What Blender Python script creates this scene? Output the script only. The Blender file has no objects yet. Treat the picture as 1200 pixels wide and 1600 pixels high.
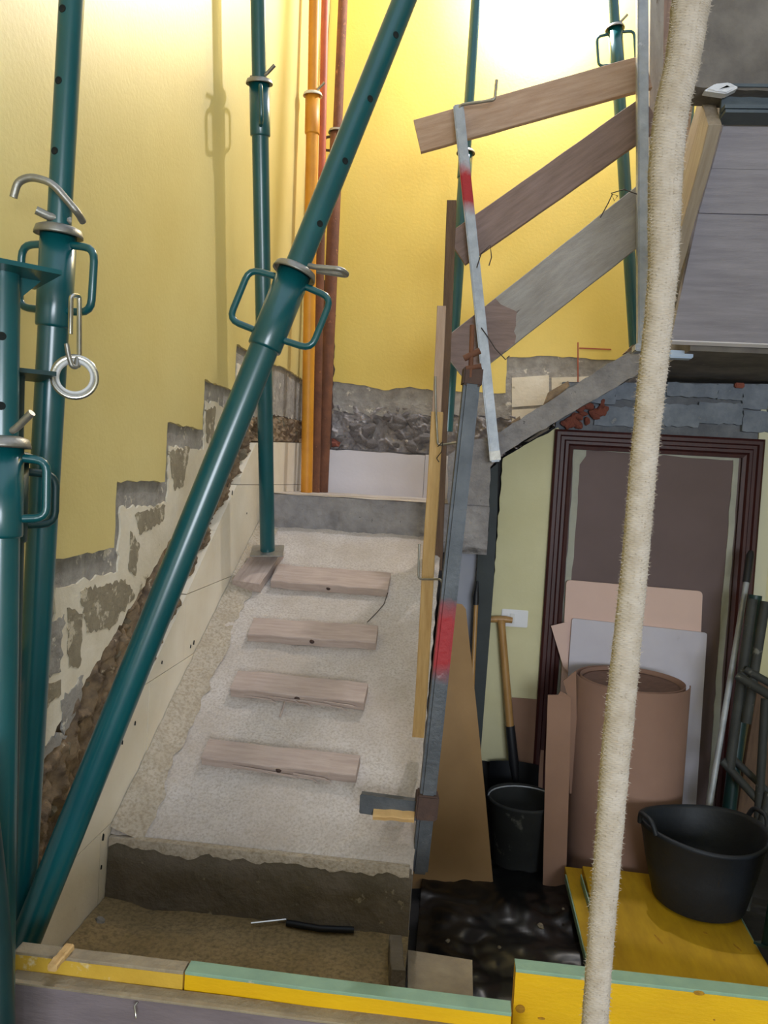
import bpy, bmesh, math, random
from mathutils import Vector as V, Matrix, noise
from mathutils.geometry import tessellate_polygon
random.seed(7)
scene = bpy.context.scene
col = scene.collection

# ------------------------------------------------------------------ camera
EYE = 1.55; FPX = 1200.0
ROLL, PITCH, YAW = math.radians(3.3), math.radians(2.381), math.radians(5.295)
FWD = V((-math.sin(YAW)*math.cos(PITCH), math.cos(YAW)*math.cos(PITCH), -math.sin(PITCH)))
RGT = V((math.cos(YAW), math.sin(YAW), 0)); UPV = RGT.cross(FWD)
IR = RGT*math.cos(ROLL)+UPV*math.sin(ROLL); IU = UPV*math.cos(ROLL)-RGT*math.sin(ROLL)
CAM = V((0, 0, EYE))
cd = bpy.data.cameras.new('camera'); cam = bpy.data.objects.new('camera', cd); col.objects.link(cam)
cd.sensor_fit = 'VERTICAL'; cd.sensor_height = 24; cd.lens = 24*FPX/1600; cd.clip_start = .02
m = Matrix((IR, IU, -FWD)).transposed().to_4x4(); m.translation = CAM
cam.matrix_world = m; scene.camera = cam
# ------------------------------------------------------------------ light
w = bpy.data.worlds.new('world'); scene.world = w; w.use_nodes = True
bg = w.node_tree.nodes['Background']; bg.inputs[0].default_value = (.74, .84, 1, 1); bg.inputs[1].default_value = .95
def lamp(name, kind, loc, energy, color, size, aim=None):
    d = bpy.data.lights.new(name, kind); d.energy = energy; d.color = color
    if kind == 'AREA': d.shape = 'RECTANGLE'; d.size, d.size_y = size
    else: d.shadow_soft_size = size
    o = bpy.data.objects.new(name, d); col.objects.link(o); o.location = loc
    if aim is not None: o.rotation_euler = (V(aim)-V(loc)).to_track_quat('-Z', 'Y').to_euler()
    return o
lamp('stairwell_bulb', 'POINT', (.30, 3.9, 4.2), 100, (.98, .96, 1), .035)
lamp('window_daylight', 'AREA', (1.1, -3.3, 1.6), 125, (.82, .90, 1), (2.0, 1.2), aim=(-.1, 3, 1.5))
vs = scene.view_settings
vs.view_transform = 'Standard'; vs.look = 'None'; vs.gamma = 1; vs.use_curve_mapping = False; vs.exposure = 0.35

# ------------------------------------------------------------------ site survey: picture point -> place
def ray(x, y): return IR*(x-600)-IU*(y-800)+FWD*FPX
def ax(x, y, X): d = ray(x, y); return CAM+d*(X/d.x)
def ay(x, y, Y): d = ray(x, y); return CAM+d*(Y/d.y)
def az(x, y, Z): d = ray(x, y); return CAM+d*((Z-EYE)/d.z)
def apl(x, y, p, n): d = ray(x, y); return CAM+d*((V(p)-CAM).dot(n)/d.dot(n))

# ------------------------------------------------------------------ materials
def lin(h):
    c = [int(h[i:i+2], 16)/255 for i in (1, 3, 5)]
    return tuple(x/12.92 if x <= .04045 else ((x+.055)/1.055)**2.4 for x in c)+(1,)
def mat(name, c1, c2=None, scale=6, rough=.75, metal=0, bump=0, bscale=60, stretch=(1, 1, 1), contrast=.18, spec=.5,
        fleck=None, fscale=14, fthr=.68, fine=None, coat=0, coatr=.15):
    m = bpy.data.materials.new(name); m.use_nodes = True; nt = m.node_tree; N = nt.nodes; L = nt.links
    b = N['Principled BSDF']; b.inputs['Roughness'].default_value = rough; b.inputs['Metallic'].default_value = metal
    b.inputs['Specular IOR Level'].default_value = spec
    if coat: b.inputs['Coat Weight'].default_value = coat; b.inputs['Coat Roughness'].default_value = coatr
    tc = N.new('ShaderNodeTexCoord'); mp = N.new('ShaderNodeMapping'); mp.inputs['Scale'].default_value = stretch
    L.new(tc.outputs['Object'], mp.inputs[0])
    def nz(s, det=6, ro=.6):
        n = N.new('ShaderNodeTexNoise'); n.inputs['Scale'].default_value = s; n.inputs['Detail'].default_value = det
        n.inputs['Roughness'].default_value = ro; L.new(mp.outputs[0], n.inputs[0]); return n
    def ramp(src, a, z):
        r = N.new('ShaderNodeValToRGB'); r.color_ramp.elements[0].position = a; r.color_ramp.elements[1].position = z
        L.new(src, r.inputs[0]); return r.outputs[0]
    def mix(fac, a, z):
        x = N.new('ShaderNodeMix'); x.data_type = 'RGBA'; L.new(fac, x.inputs[0])
        for k, v in ((6, a), (7, z)):
            if hasattr(v, 'is_linked'): L.new(v, x.inputs[k])
            else: x.inputs[k].default_value = v
        return x.outputs[2]
    c = lin(c1)
    if c2: c = mix(ramp(nz(scale).outputs[0], .5-contrast, .5+contrast), lin(c1), lin(c2))
    if fine: c = mix(ramp(nz(fine[1], 3).outputs[0], .42, .72), c, lin(fine[0]))
    if fleck: c = mix(ramp(nz(fscale, 8, .65).outputs[0], fthr, fthr+.05), c, lin(fleck))
    if hasattr(c, 'is_linked'): L.new(c, b.inputs['Base Color'])
    else: b.inputs['Base Color'].default_value = c
    if bump:
        bp = N.new('ShaderNodeBump'); bp.inputs['Strength'].default_value = bump; bp.inputs['Distance'].default_value = .01
        L.new(nz(bscale, 6).outputs[0], bp.inputs['Height']); L.new(bp.outputs[0], b.inputs['Normal'])
    return m
GR = (1, 9, 9)
M = dict(
 yellow=mat('yellow_wall_paint', '#e2d08a', '#d9c47a', 2.2, .5, bump=.12, bscale=90, spec=.5, coat=.5, coatr=.38),
 yellow_b=mat('bright_yellow_wall_paint', '#e6ca68', '#dfc25c', 2, .5, bump=.1, bscale=60),
 mortar=mat('grey_mortar', '#a8a39c', '#88837d', 20, .95, bump=.6, bscale=45, fleck='#cfc7b8', fscale=22, fthr=.6),
 cream=mat('cream_plaster', '#e8dfcd', '#d6cab2', 7, .9, bump=.25, bscale=40, fleck='#8d8268', fscale=7, fthr=.63),
 smear=mat('olive_grey_smear', '#9a8f78', '#857a66', 18, .95, bump=.4, bscale=60, fleck='#c9bda6', fscale=26, fthr=.56),
 rubble=mat('rubble', '#9c8467', '#5e4f43', 16, .95, bump=.9, bscale=35, fleck='#c9b79e', fscale=20, fthr=.64),
 rubble_g=mat('grey_rubble', '#aba5a4', '#777170', 14, .95, bump=.9, bscale=35, fleck='#b9ab98', fscale=16, fthr=.62),
 stone=mat('stone', '#93876f', '#6d6152', 18, .9, bump=.5, bscale=50),
 tile=mat('cream_panel', '#ece3d2', '#dfd3bd', 4, .8, bump=.12, bscale=50, fleck='#a39476', fscale=9, fthr=.69),
 whiteboard=mat('white_wall_panel', '#e2dde0', '#d8d3d7', 3, .8, bump=.08, fleck='#8c8484', fscale=16, fthr=.72),
 sand=mat('sandy_concrete', '#c8c0ba', '#b7aca2', 4, .95, bump=.45, bscale=80, fine=('#a89d92', 140), contrast=.12),
 drift=mat('sand_drift', '#beb3a4', '#ac9f8c', 10, .95, bump=.5, bscale=80, fine=('#968974', 110)),
 riser=mat('damp_concrete', '#7a7064', '#58503f', 5, .95, bump=.8, bscale=45, fleck='#968b76', fscale=20, fthr=.62),
 pit=mat('pit_sand', '#a08a64', '#8a7650', 8, .95, bump=.6, bscale=60, fine=('#6f5f42', 90)),
 concrete=mat('grey_concrete', '#a19c9a', '#797576', 8, .95, bump=.9, bscale=50, fleck='#4e4b4d', fscale=30, fthr=.66),
 slab=mat('dark_concrete', '#837d78', '#605b59', 3, .95, bump=.5, bscale=25, contrast=.1, fleck='#9a938c', fscale=6, fthr=.66),
 soffit=mat('soffit_plank', '#b6b2be', '#a09ca8', 5, .85, bump=.25, bscale=40, stretch=GR, fleck='#504d55', fscale=7, fthr=.72),
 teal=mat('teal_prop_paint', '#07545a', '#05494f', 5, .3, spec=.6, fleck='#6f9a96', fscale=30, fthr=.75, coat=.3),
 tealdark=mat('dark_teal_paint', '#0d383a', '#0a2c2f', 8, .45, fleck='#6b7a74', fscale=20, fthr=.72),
 zinc=mat('galvanised_steel', '#a7a49c', '#8d8a84', 20, .42, metal=.75, bump=.15, bscale=80),
 zincdull=mat('dull_galvanised_steel', '#b0b5bc', '#949aa2', 14, .5, metal=.35, bump=.2, bscale=60, fleck='#b9bdc4', fscale=18, fthr=.65),
 chrome=mat('bright_steel', '#d4d2cb', '#b4b0a6', 12, .25, metal=.95),
 nylon=mat('pale_ring_lining', '#d8d8d8', None, rough=.5),
 orange=mat('orange_prop_paint', '#d9962c', '#c98420', 9, .5, fleck='#6b4a32', fscale=15, fthr=.68),
 redpole=mat('red_prop_paint', '#b35a3c', '#9a4c34', 9, .55, fleck='#5d3a2c', fscale=18, fthr=.66),
 rust=mat('rusty_steel', '#7d4f35', '#5d3a29', 12, .8, bump=.3, bscale=60, fleck='#a06a44', fscale=24, fthr=.64),
 rustdark=mat('rust_dark', '#5c463d', '#463733', 20, .8, metal=.2, bump=.3),
 hole=mat('hole_dark', '#0a1414', None, rough=.9),
 redpaint=mat('red_marking_paint', '#a3161f', '#8a1420', 25, .5),
 wood=mat('pale_wood', '#d8b47c', '#c39a60', 9, .65, bump=.2, bscale=40, stretch=GR, fleck='#9a6c3c', fscale=5, fthr=.7),
 woodmid=mat('brown_wood', '#8f7a74', '#7a665f', 7, .75, bump=.25, bscale=40, stretch=GR, fleck='#57443a', fscale=6, fthr=.68),
 woodtan=mat('tan_wood', '#b99f8c', '#a58874', 7, .75, bump=.2, bscale=40, stretch=GR, fleck='#7a5844', fscale=6, fthr=.7),
 wooddark=mat('dark_brown_wood', '#6b5340', '#543f30', 8, .8, bump=.3, bscale=40, stretch=GR),
 woodgrey=mat('weathered_grey_wood', '#a7a3a0', '#908b87', 7, .9, bump=.35, bscale=40, stretch=(1, 5, 5), fleck='#63544c', fscale=5, fthr=.66),
 cleat=mat('dusty_cleat_wood', '#bcaaa0', '#a8958b', 8, .85, bump=.3, bscale=40, stretch=GR, fleck='#7c5848', fscale=6, fthr=.68),
 plankface=mat('stained_plank', '#867a7d', '#75696c', 5, .85, bump=.25, bscale=40, stretch=(1, 4, 4), fleck='#b3a89f', fscale=12, fthr=.7),
 sandledge=mat('dusty_edge', '#a8997e', '#8d7f6a', 12, .95, bump=.5, bscale=60),
 panelyellow=mat('yellow_formwork_face', '#e8b800', '#dba900', 4, .5, bump=.1, bscale=40, stretch=(1.4, 5, 5), fleck='#8f6a10', fscale=2.3, fthr=.7),
 paneldull=mat('worn_yellow_formwork_face', '#d8b040', '#c39a30', 7, .6, bump=.15, fleck='#d9c79c', fscale=9, fthr=.55),
 paneledge=mat('green_formwork_edge', '#8fae93', '#7d9c86', 12, .7, bump=.2, fleck='#b9b49a', fscale=14, fthr=.66),
 rope=mat('rope', '#b8aea4', '#a5998a', 90, .95, bump=.12, bscale=900),
 doorwood=mat('mahogany_casing', '#45211f', '#371a1a', 6, .45, spec=.35, stretch=(9, 9, 1)),
 sheet=mat('brown_protective_sheet', '#6d5b5b', '#645352', 3, .7),
 tape=mat('masking_tape', '#b0b0a4', '#9c9c90', 8, .7),
 lime=mat('pale_lime_wall_paint', '#dad4ac', '#d0c99e', 3, .8, bump=.08, fleck='#8f8a62', fscale=30, fthr=.76),
 limewhite=mat('cream_wall_paint', '#d6d3b8', None, rough=.8),
 bluestone=mat('blue_grey_stone', '#8d94a0', '#6b7380', 12, .9, bump=.6, bscale=35, fleck='#a2a09d', fscale=12, fthr=.62),
 lintel=mat('lintel_mortar', '#7d8087', '#5d6068', 10, .95, bump=.7, bscale=40),
 woodpale=mat('pale_grey_wood', '#b0a292', '#998a7a', 7, .8, bump=.25, bscale=40, stretch=GR, fleck='#7a6a5c', fscale=6, fthr=.7),
 panelshade=mat('shaded_yellow_formwork_face', '#c59c14', '#ab840c', 4, .6, bump=.1, bscale=40, stretch=(1.4, 5, 5), fleck='#6b4c10', fscale=2.3, fthr=.66),  # same yellow as the upright panels, shade of the low corner mixed into the colour
 steelpost=mat('worn_steel', '#5e6267', '#4b4f54', 14, .55, metal=.35, bump=.2, bscale=60, fleck='#8d9297', fscale=18, fthr=.66),
 knotwood=mat('knot_wood', '#b98a14', '#8f6410', 120, .7),
 redbrick=mat('broken_red_brick', '#a4604f', '#84493c', 20, .95, bump=.6, bscale=50),
 darkwall=mat('bare_dark_wall', '#3b3a3a', '#2c2b2c', 6, .95, bump=.4, bscale=30),
 floor=mat('dark_dusty_floor', '#2c2a28', '#211f1e', 6, .9, bump=.4, bscale=40),
 plastic=mat('black_plastic', '#0c0c0d', '#141414', 5, .35, fleck='#3c3a36', fscale=9, fthr=.72),
 rubber=mat('black_rubber', '#20262e', '#181c22', 6, .6, bump=.2, bscale=30, fleck='#5d6670', fscale=7, fthr=.7),
 rubberdust=mat('dusty_black_rubber', '#2e3030', '#202222', 7, .8, fleck='#5f5f5a', fscale=8, fthr=.6),
 card=mat('brown_cardboard', '#a5835a', '#987750', 4, .85),
 cardpink=mat('pinkish_cardboard', '#9a7864', '#8c6c5a', 4, .85),
 roll=mat('brown_paper_roll', '#9b7a6a', '#8d6d5f', 3, .8),
 rolldark=mat('paper_roll_end', '#7d6055', '#6d5349', 40, .85),
 pinkboard=mat('pink_board', '#dfc0b4', '#d8b8ad', 3, .7),
 whitepanel=mat('white_board', '#cfcbd6', '#c6c1cc', 4, .7, fleck='#a49c9c', fscale=8, fthr=.7),
 switch=mat('white_switch_plastic', '#e3e3e6', None, rough=.35),
 slate=mat('dark_slate_board', '#3d4344', '#333839', 7, .7, bump=.1, fleck='#5b5e5c', fscale=8, fthr=.7),
 bluewhite=mat('bluish_white_wall', '#b2b3bd', '#a6a7b2', 4, .85),
 steelblue=mat('blue_grey_beam_paint', '#56616b', '#434d57', 8, .55, bump=.2, fleck='#7c8790', fscale=16, fthr=.66),
 ash=mat('ash_handle', '#b98e57', '#a37a46', 8, .4, stretch=(9, 9, 1)),
 blackgrip=mat('black_grip', '#1b1c22', None, rough=.5),
 blade=mat('dark_blade_steel', '#23262c', '#191b20', 8, .5, metal=.5),
 wire=mat('iron_wire', '#453c38', None, rough=.6, metal=.5),
 foam=mat('pale_blue_foam', '#b8cbe6', None, rough=.7),
 plaster=mat('white_plaster_blob', '#d5d7e0', None, rough=.9, bump=.3),
 trestle=mat('dusty_dark_steel', '#3c3e3c', '#2a2c2b', 9, .7, bump=.2, fleck='#6d6d66', fscale=14, fthr=.62),
)
# ------------------------------------------------------------------ tagging and building
def tag(o, label=None, cat=None, group=None, kind=None):
    if label: o['label'] = label
    if cat: o['category'] = cat
    if group: o['group'] = group
    if kind: o['kind'] = kind
    return o
def attach(o, parent):
    if parent is not None:
        o.parent = parent; o.matrix_parent_inverse = parent.matrix_basis.inverted()
def thing(name, label, cat, loc, group=None, kind=None):
    o = bpy.data.objects.new(name, None); o.empty_display_size = .05; col.objects.link(o); o.location = loc
    return tag(o, label, cat, group, kind)
class MB:
    def __init__(s): s.v = []; s.f = []; s.sm = []
    def add(s, vs, fs, smooth=False):
        b = len(s.v); s.v += [tuple(x) for x in vs]; s.f += [tuple(b+i for i in f) for f in fs]; s.sm += [smooth]*len(fs); return s
    def tube(s, pts, r, n=16, caps=True, closed=False, phase=0):
        pts = [V(p) for p in pts]; k = len(pts); rr = r if isinstance(r, (list, tuple)) else [r]*k
        ref = None; rings = []
        for i, p in enumerate(pts):
            if closed: t = pts[(i+1) % k]-pts[i-1]
            else: t = pts[min(i+1, k-1)]-pts[max(i-1, 0)]
            t.normalize()
            if ref is None:
                a = V((0, 0, 1)) if abs(t.z) < .9 else V((1, 0, 0)); ref = (a-t*a.dot(t)).normalized()
            else: ref = (ref-t*ref.dot(t)).normalized()
            b = t.cross(ref)
            rings.append([p+(ref*math.cos(phase+2*math.pi*j/n)+b*math.sin(phase+2*math.pi*j/n))*rr[i] for j in range(n)])
        vs = [q for ring in rings for q in ring]; fs = []
        for i in range(k if closed else k-1):
            a = i*n; c = ((i+1) % k)*n
            for j in range(n): fs.append((a+j, a+(j+1) % n, c+(j+1) % n, c+j))
        s.add(vs, fs, n > 6)
        if caps and not closed:
            s.add(rings[0], [tuple(reversed(range(n)))]); s.add(rings[-1], [tuple(range(n))])
        return s
    def lathe(s, prof, o, axis, n=24, smooth=True):
        axis = V(axis).normalized(); a = V((1, 0, 0)) if abs(axis.x) < .8 else V((0, 1, 0))
        e1 = (a-axis*a.dot(axis)).normalized(); e2 = axis.cross(e1); o = V(o)
        vs = [o+axis*h+(e1*math.cos(2*math.pi*j/n)+e2*math.sin(2*math.pi*j/n))*r for r, h in prof for j in range(n)]
        fs = [(i*n+j, i*n+(j+1) % n, (i+1)*n+(j+1) % n, (i+1)*n+j) for i in range(len(prof)-1) for j in range(n)]
        return s.add(vs, fs, smooth)
    def prism(s, poly, ext, smooth=False):
        poly = [V(p) for p in poly]; ext = V(ext); n = len(poly)
        tri = tessellate_polygon([poly]); nr = V((0, 0, 0))
        for i in range(n): nr += poly[i].cross(poly[(i+1) % n])
        flip = nr.dot(ext) > 0
        back = [p+ext for p in poly]; fs = []
        for t in tri:
            a, b, c = t
            tn = (poly[b]-poly[a]).cross(poly[c]-poly[a])
            if tn.dot(ext) > 0: a, c = c, a
            fs.append((a, b, c)); fs.append((n+c, n+b, n+a))
        for i in range(n):
            j = (i+1) % n
            fs.append((i, n+i, n+j, j) if not flip else (i, j, n+j, n+i))
        return s.add(poly+back, fs)
    def box(s, c, e1, e2, e3):
        c, e1, e2, e3 = V(c), V(e1), V(e2), V(e3)
        vs = [c+e1*a+e2*b+e3*d for a in (-.5, .5) for b in (-.5, .5) for d in (-.5, .5)]
        fs = [(0, 1, 3, 2), (4, 6, 7, 5), (0, 4, 5, 1), (2, 3, 7, 6), (0, 2, 6, 4), (1, 5, 7, 3)]
        return s.add(vs, fs)
    def grid(s, fn, nu, nv):
        vs = [fn(i/nu, j/nv) for i in range(nu+1) for j in range(nv+1)]
        fs = [(i*(nv+1)+j, (i+1)*(nv+1)+j, (i+1)*(nv+1)+j+1, i*(nv+1)+j+1) for i in range(nu) for j in range(nv)]
        return s.add(vs, fs, True)
    def build(s, name, m, parent=None, label=None, cat=None, group=None, kind=None, fixn=False, bevel=0):
        me = bpy.data.meshes.new(name); me.from_pydata(s.v, [], s.f); me.polygons.foreach_set('use_smooth', s.sm)
        if bevel or fixn:
            bm = bmesh.new(); bm.from_mesh(me)
            if fixn: bmesh.ops.recalc_face_normals(bm, faces=bm.faces)
            if bevel: bmesh.ops.bevel(bm, geom=list(bm.edges), offset=bevel, segments=2, affect='EDGES')
            bm.to_mesh(me); bm.free()
        me.materials.append(M[m] if isinstance(m, str) else m); me.update()
        o = bpy.data.objects.new(name, me); col.objects.link(o); attach(o, parent)
        return tag(o, label, cat, group, kind)
def board(name, p0, p1, wvec, width, thick, m, parent=None, label=None, cat=None, group=None, kind=None, n=7, wob=.0012, ch=.0022):
    """a sawn board from p0 to p1 (centre line); wvec = direction of its width"""
    p0, p1 = V(p0), V(p1); L = (p1-p0).length; ex = (p1-p0)/L; ey = (V(wvec)-ex*V(wvec).dot(ex)).normalized(); ez = ex.cross(ey)
    a, b = width/2, thick/2; ch = min(ch, a*.4, b*.4)
    cs = [(a-ch, b), (-a+ch, b), (-a, b-ch), (-a, -b+ch), (-a+ch, -b), (a-ch, -b), (a, -b+ch), (a, b-ch)]
    rings = []
    for i in range(n+1):
        oy, oz = random.uniform(-wob, wob), random.uniform(-wob, wob)
        rings.append([V((L*i/n, y+oy+random.uniform(-wob, wob)*.4, z+oz)) for y, z in cs])
    vs = [q for r in rings for q in r]; fs = []
    for i in range(n):
        for j in range(8): fs.append((i*8+j, i*8+(j+1) % 8, (i+1)*8+(j+1) % 8, (i+1)*8+j))
    fs += [tuple(reversed(range(8))), tuple(n*8+j for j in range(8))]
    me = bpy.data.meshes.new(name); me.from_pydata(vs, [], fs); 
    bm = bmesh.new(); bm.from_mesh(me); bmesh.ops.recalc_face_normals(bm, faces=bm.faces); bm.to_mesh(me); bm.free()
    me.materials.append(M[m]); me.update()
    o = bpy.data.objects.new(name, me); col.objects.link(o)
    mt = Matrix((ex, ey, ez)).transposed().to_4x4(); mt.translation = p0
    o.matrix_basis = mt
    if parent is not None:
        o.parent = parent; o.matrix_parent_inverse = parent.matrix_basis.inverted()
    return tag(o, label, cat, group, kind)
def jag(pts, step, amp, seed=0, keep=()):
    """ragged outline: 2D points subdivided and shaken; edges whose index is in keep stay straight"""
    rnd = random.Random(seed); out = []; n = len(pts)
    for i in range(n):
        a, b = pts[i], pts[(i+1) % n]; out.append(a)
        if i in keep: continue
        d = math.hypot(b[0]-a[0], b[1]-a[1]); k = int(d/step)
        if k < 1: continue
        nx, ny = -(b[1]-a[1])/d, (b[0]-a[0])/d
        for j in range(1, k+1):
            t = j/(k+1)+rnd.uniform(-.25, .25)/(k+1); q = rnd.uniform(-amp, amp)
            out.append((a[0]+(b[0]-a[0])*t+nx*q, a[1]+(b[1]-a[1])*t+ny*q))
    return out
def clip(poly, x0, x1, y0, y1):
    def cut(P, f, ip):
        out = []
        for i in range(len(P)):
            a, b = P[i], P[(i+1) % len(P)]
            if f(a):
                out.append(a)
                if not f(b): out.append(ip(a, b))
            elif f(b): out.append(ip(a, b))
        return out
    def ix(x): return lambda a, b: (x, a[1]+(b[1]-a[1])*(x-a[0])/(b[0]-a[0]))
    def iy(y): return lambda a, b: (a[0]+(b[0]-a[0])*(y-a[1])/(b[1]-a[1]), y)
    for f, ip in ((lambda p: p[0] >= x0, ix(x0)), (lambda p: p[0] <= x1, ix(x1)), (lambda p: p[1] >= y0, iy(y0)), (lambda p: p[1] <= y1, iy(y1))):
        if len(poly) < 3: return []
        poly = cut(poly, f, ip)
    return poly
def stone_mesh(name, seed, m):
    bm = bmesh.new(); bmesh.ops.create_icosphere(bm, subdivisions=2, radius=1)
    for v in bm.verts:
        k = 1+.45*noise.noise(v.co*1.3+V((seed*7.1, seed, 0))); v.co *= k
    me = bpy.data.meshes.new(name); bm.to_mesh(me); bm.free(); me.materials.append(M[m]); return me

# ================================================================== LEFT WALL
WX = -.83
WL = thing('wall_left', 'yellow stairwell wall with stepped strip of stripped plaster above the ramp', 'wall', (WX, 2.5, 0), kind='structure')
def wl(x, y): p = ax(x, y, WX); return (p.y, p.z)
MB().box((-.935, .4, 2.3), (.13, 0, 0), (0, 7.7, 0), (0, 0, 5.2)).build('masonry_core', 'rubble', WL)
steps = [(.317, .683), (.617, .849), (.917, 1.015), (1.217, 1.18), (1.517, 1.345), (1.817, 1.509), (2.128, 1.678), (2.428, 1.842), (2.76, 2.013)]
low = [(-3.4, .52)]
z = .52
for (Y, Z) in steps: low += [(Y, z), (Y, Z)]; z = Z
low += [(2.93, 2.02), (2.95, wl(400, 560)[1]), wl(426, 568), (3.55, wl(445, 575)[1]), (4.14, wl(470, 590)[1])]
def lay(poly, x_front, x_back, name, m, parent=WL, **k):
    return MB().prism([(x_front, a, b) for a, b in poly], (x_back-x_front, 0, 0)).build(name, m, parent, **k)
pl = low+[(4.14, 4.9), (-3.4, 4.9)]
lay(jag(pl, .03, .004, 1, keep=(len(pl)-1, len(pl)-2, len(pl)-3)), WX, -.848, 'paint_layer', 'yellow')
# mortar scratch coat and cream plaster below the painted edge
rub_up = [wl(*p) for p in [(28, 1232), (60, 1185), (110, 1120), (150, 1045), (200, 965), (260, 860), (330, 745), (385, 655), (428, 648)]]+[(4.14, wl(470, 655)[1])]
up = [(a, b+.02) for a, b in low[5:]]
pm = [(.9, .2)]+rub_up+list(reversed(up))
lay(jag(pm, .02, .007, 2), -.843, -.868, 'mortar_band', 'mortar')
cz = [(.95, .80)]
for k in range(3, 9):
    zl = steps[k-1][1]-.065; cz += [(steps[k][0]+.045, zl), (steps[k][0]+.045, steps[k][1]-.065)]
cz += [(2.86, 1.95)]
pc = [(.95, .3)]+rub_up[:-2]+list(reversed(cz))
lay(jag(pc, .02, .008, 3), -.838, -.868, 'cream_plaster_layer', 'cream')
for i, (q, a, m) in enumerate([([(130, 925), (200, 905), (215, 930), (175, 985), (140, 990)], .008, 'smear'), ([(110, 950), (135, 960), (130, 1040), (112, 1045)], .006, 'smear'),
        ([(100, 1095), (135, 1055), (132, 1090), (105, 1150)], .007, 'mortar'), ([(45, 1190), (95, 1145), (110, 1150), (50, 1215)], .008, 'mortar'), ([(215, 805), (262, 790), (258, 815), (222, 835)], .006, 'smear'),
        ([(58, 1000), (105, 960), (100, 1050), (60, 1062)], .009, 'mortar'), ([(268, 705), (300, 700), (290, 760), (276, 765)], .006, 'smear'), ([(208, 830), (222, 850), (216, 900), (205, 890)], .005, 'smear'),
        ([(325, 640), (340, 636), (336, 700), (326, 690)], .005, 'smear'), ([(60, 1075), (100, 1062), (100, 1085), (62, 1120)], .006, 'smear')]):
    lay(jag([wl(*p) for p in q], .012, a, 20+i), -.8365, -.842, 'mortar_smear', m)
# rubble chase that follows the old treads
rub_lo = [wl(*p) for p in [(28, 1470), (50, 1455), (110, 1325), (170, 1192), (230, 1062), (290, 930), (345, 810), (400, 690), (428, 690)]]+[(4.14, wl(470, 690)[1])]
def lerp_poly(P, t):
    d = [0]
    for i in range(1, len(P)): d.append(d[-1]+math.dist(P[i], P[i-1]))
    s = t*d[-1]
    for i in range(1, len(P)):
        if s <= d[i] or i == len(P)-1:
            k = (s-d[i-1])/(d[i]-d[i-1]); return (P[i-1][0]+(P[i][0]-P[i-1][0])*k, P[i-1][1]+(P[i][1]-P[i-1][1])*k)
def rubfn(u, v):
    a, b = lerp_poly(rub_up, u), lerp_poly(rub_lo, u); v = -.15+1.3*v
    Y, Z = a[0]+(b[0]-a[0])*v, a[1]+(b[1]-a[1])*v
    p = V((0, Y, Z))
    h = .026*(.6-2*abs(noise.noise(p*9)))+.018*(.6-2*abs(noise.noise(p*24+V((3, 1, 2)))))+.009*noise.noise(p*60)+.005*noise.noise(p*140)
    if v < 0 or v > 1: h = -.012
    return (-.852+h, Y, Z)
MB().grid(rubfn, 420, 40).build('rubble_fill', 'rubble', WL, kind='stuff')
sm = [stone_mesh('stone', i, 'stone') for i in range(5)]
sg = [stone_mesh('grey_stone', i, 'rubble_g') for i in range(5)]
rnd = random.Random(4)
for i in range(60):
    u = rnd.random()**.9; a, b = lerp_poly(rub_up, u), lerp_poly(rub_lo, u); v = rnd.uniform(.1, .9); s = rnd.uniform(.010, .026)
    o = bpy.data.objects.new('stone', sm[i % 5]); col.objects.link(o)
    o.location = (-.858, a[0]+(b[0]-a[0])*v, a[1]+(b[1]-a[1])*v); o.scale = (s*.8, s*rnd.uniform(.8, 1.5), s); o.rotation_euler = (rnd.uniform(-1, 1), 0, rnd.uniform(0, 3)); attach(o, WL)
# cream block panel between the chase and the ramp, laid in courses
pan = [wl(50, 1457), wl(110, 1327), wl(230, 1062), wl(345, 812), wl(400, 692), wl(428, 691), (4.14, wl(470, 690)[1]), (4.14, 1.40), (2.6, .9), (1.9, .40), (1.3, .40), (1.3, .5)]
zc = [wl(140, 1430)[1]-.22, wl(140, 1430)[1], wl(130, 1328)[1], wl(325, 915)[1]-.21, wl(325, 915)[1], 1.5, 1.75]
zc = sorted(zc)
for r in range(len(zc)-1):
    x = 1.0+(r % 2)*.27
    while x < 4.2:
        q = clip(pan, x+.0012, x+.5388, zc[r]+.0012, zc[r+1]-.0012)
        if len(q) > 2:
            A = abs(sum(q[i][0]*q[(i+1) % len(q)][1]-q[(i+1) % len(q)][0]*q[i][1] for i in range(len(q))))/2
            if A > .001: lay(q, WX+.001*rnd.uniform(-1, 1), -.87, 'wall_block', 'tile')
        x += .54
for p in [(168, 1188), (178, 1180), (252, 1035), (297, 1010), (302, 1004), (160, 1308), (157, 1355), (190, 1160), (210, 1130), (355, 760), (362, 770), (385, 802)]:
    Y, Z = wl(*p); sz = rnd.uniform(.5, 1.4); MB().prism([(WX+.0012, Y+a*.0035*sz, Z+b*.007*sz) for a, b in ((-1, -.8), (.4, -1), (1, .5), (.2, 1), (-.6, .3))], (.002, 0, 0)).build('pock_mark', 'hole', WL)

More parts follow.
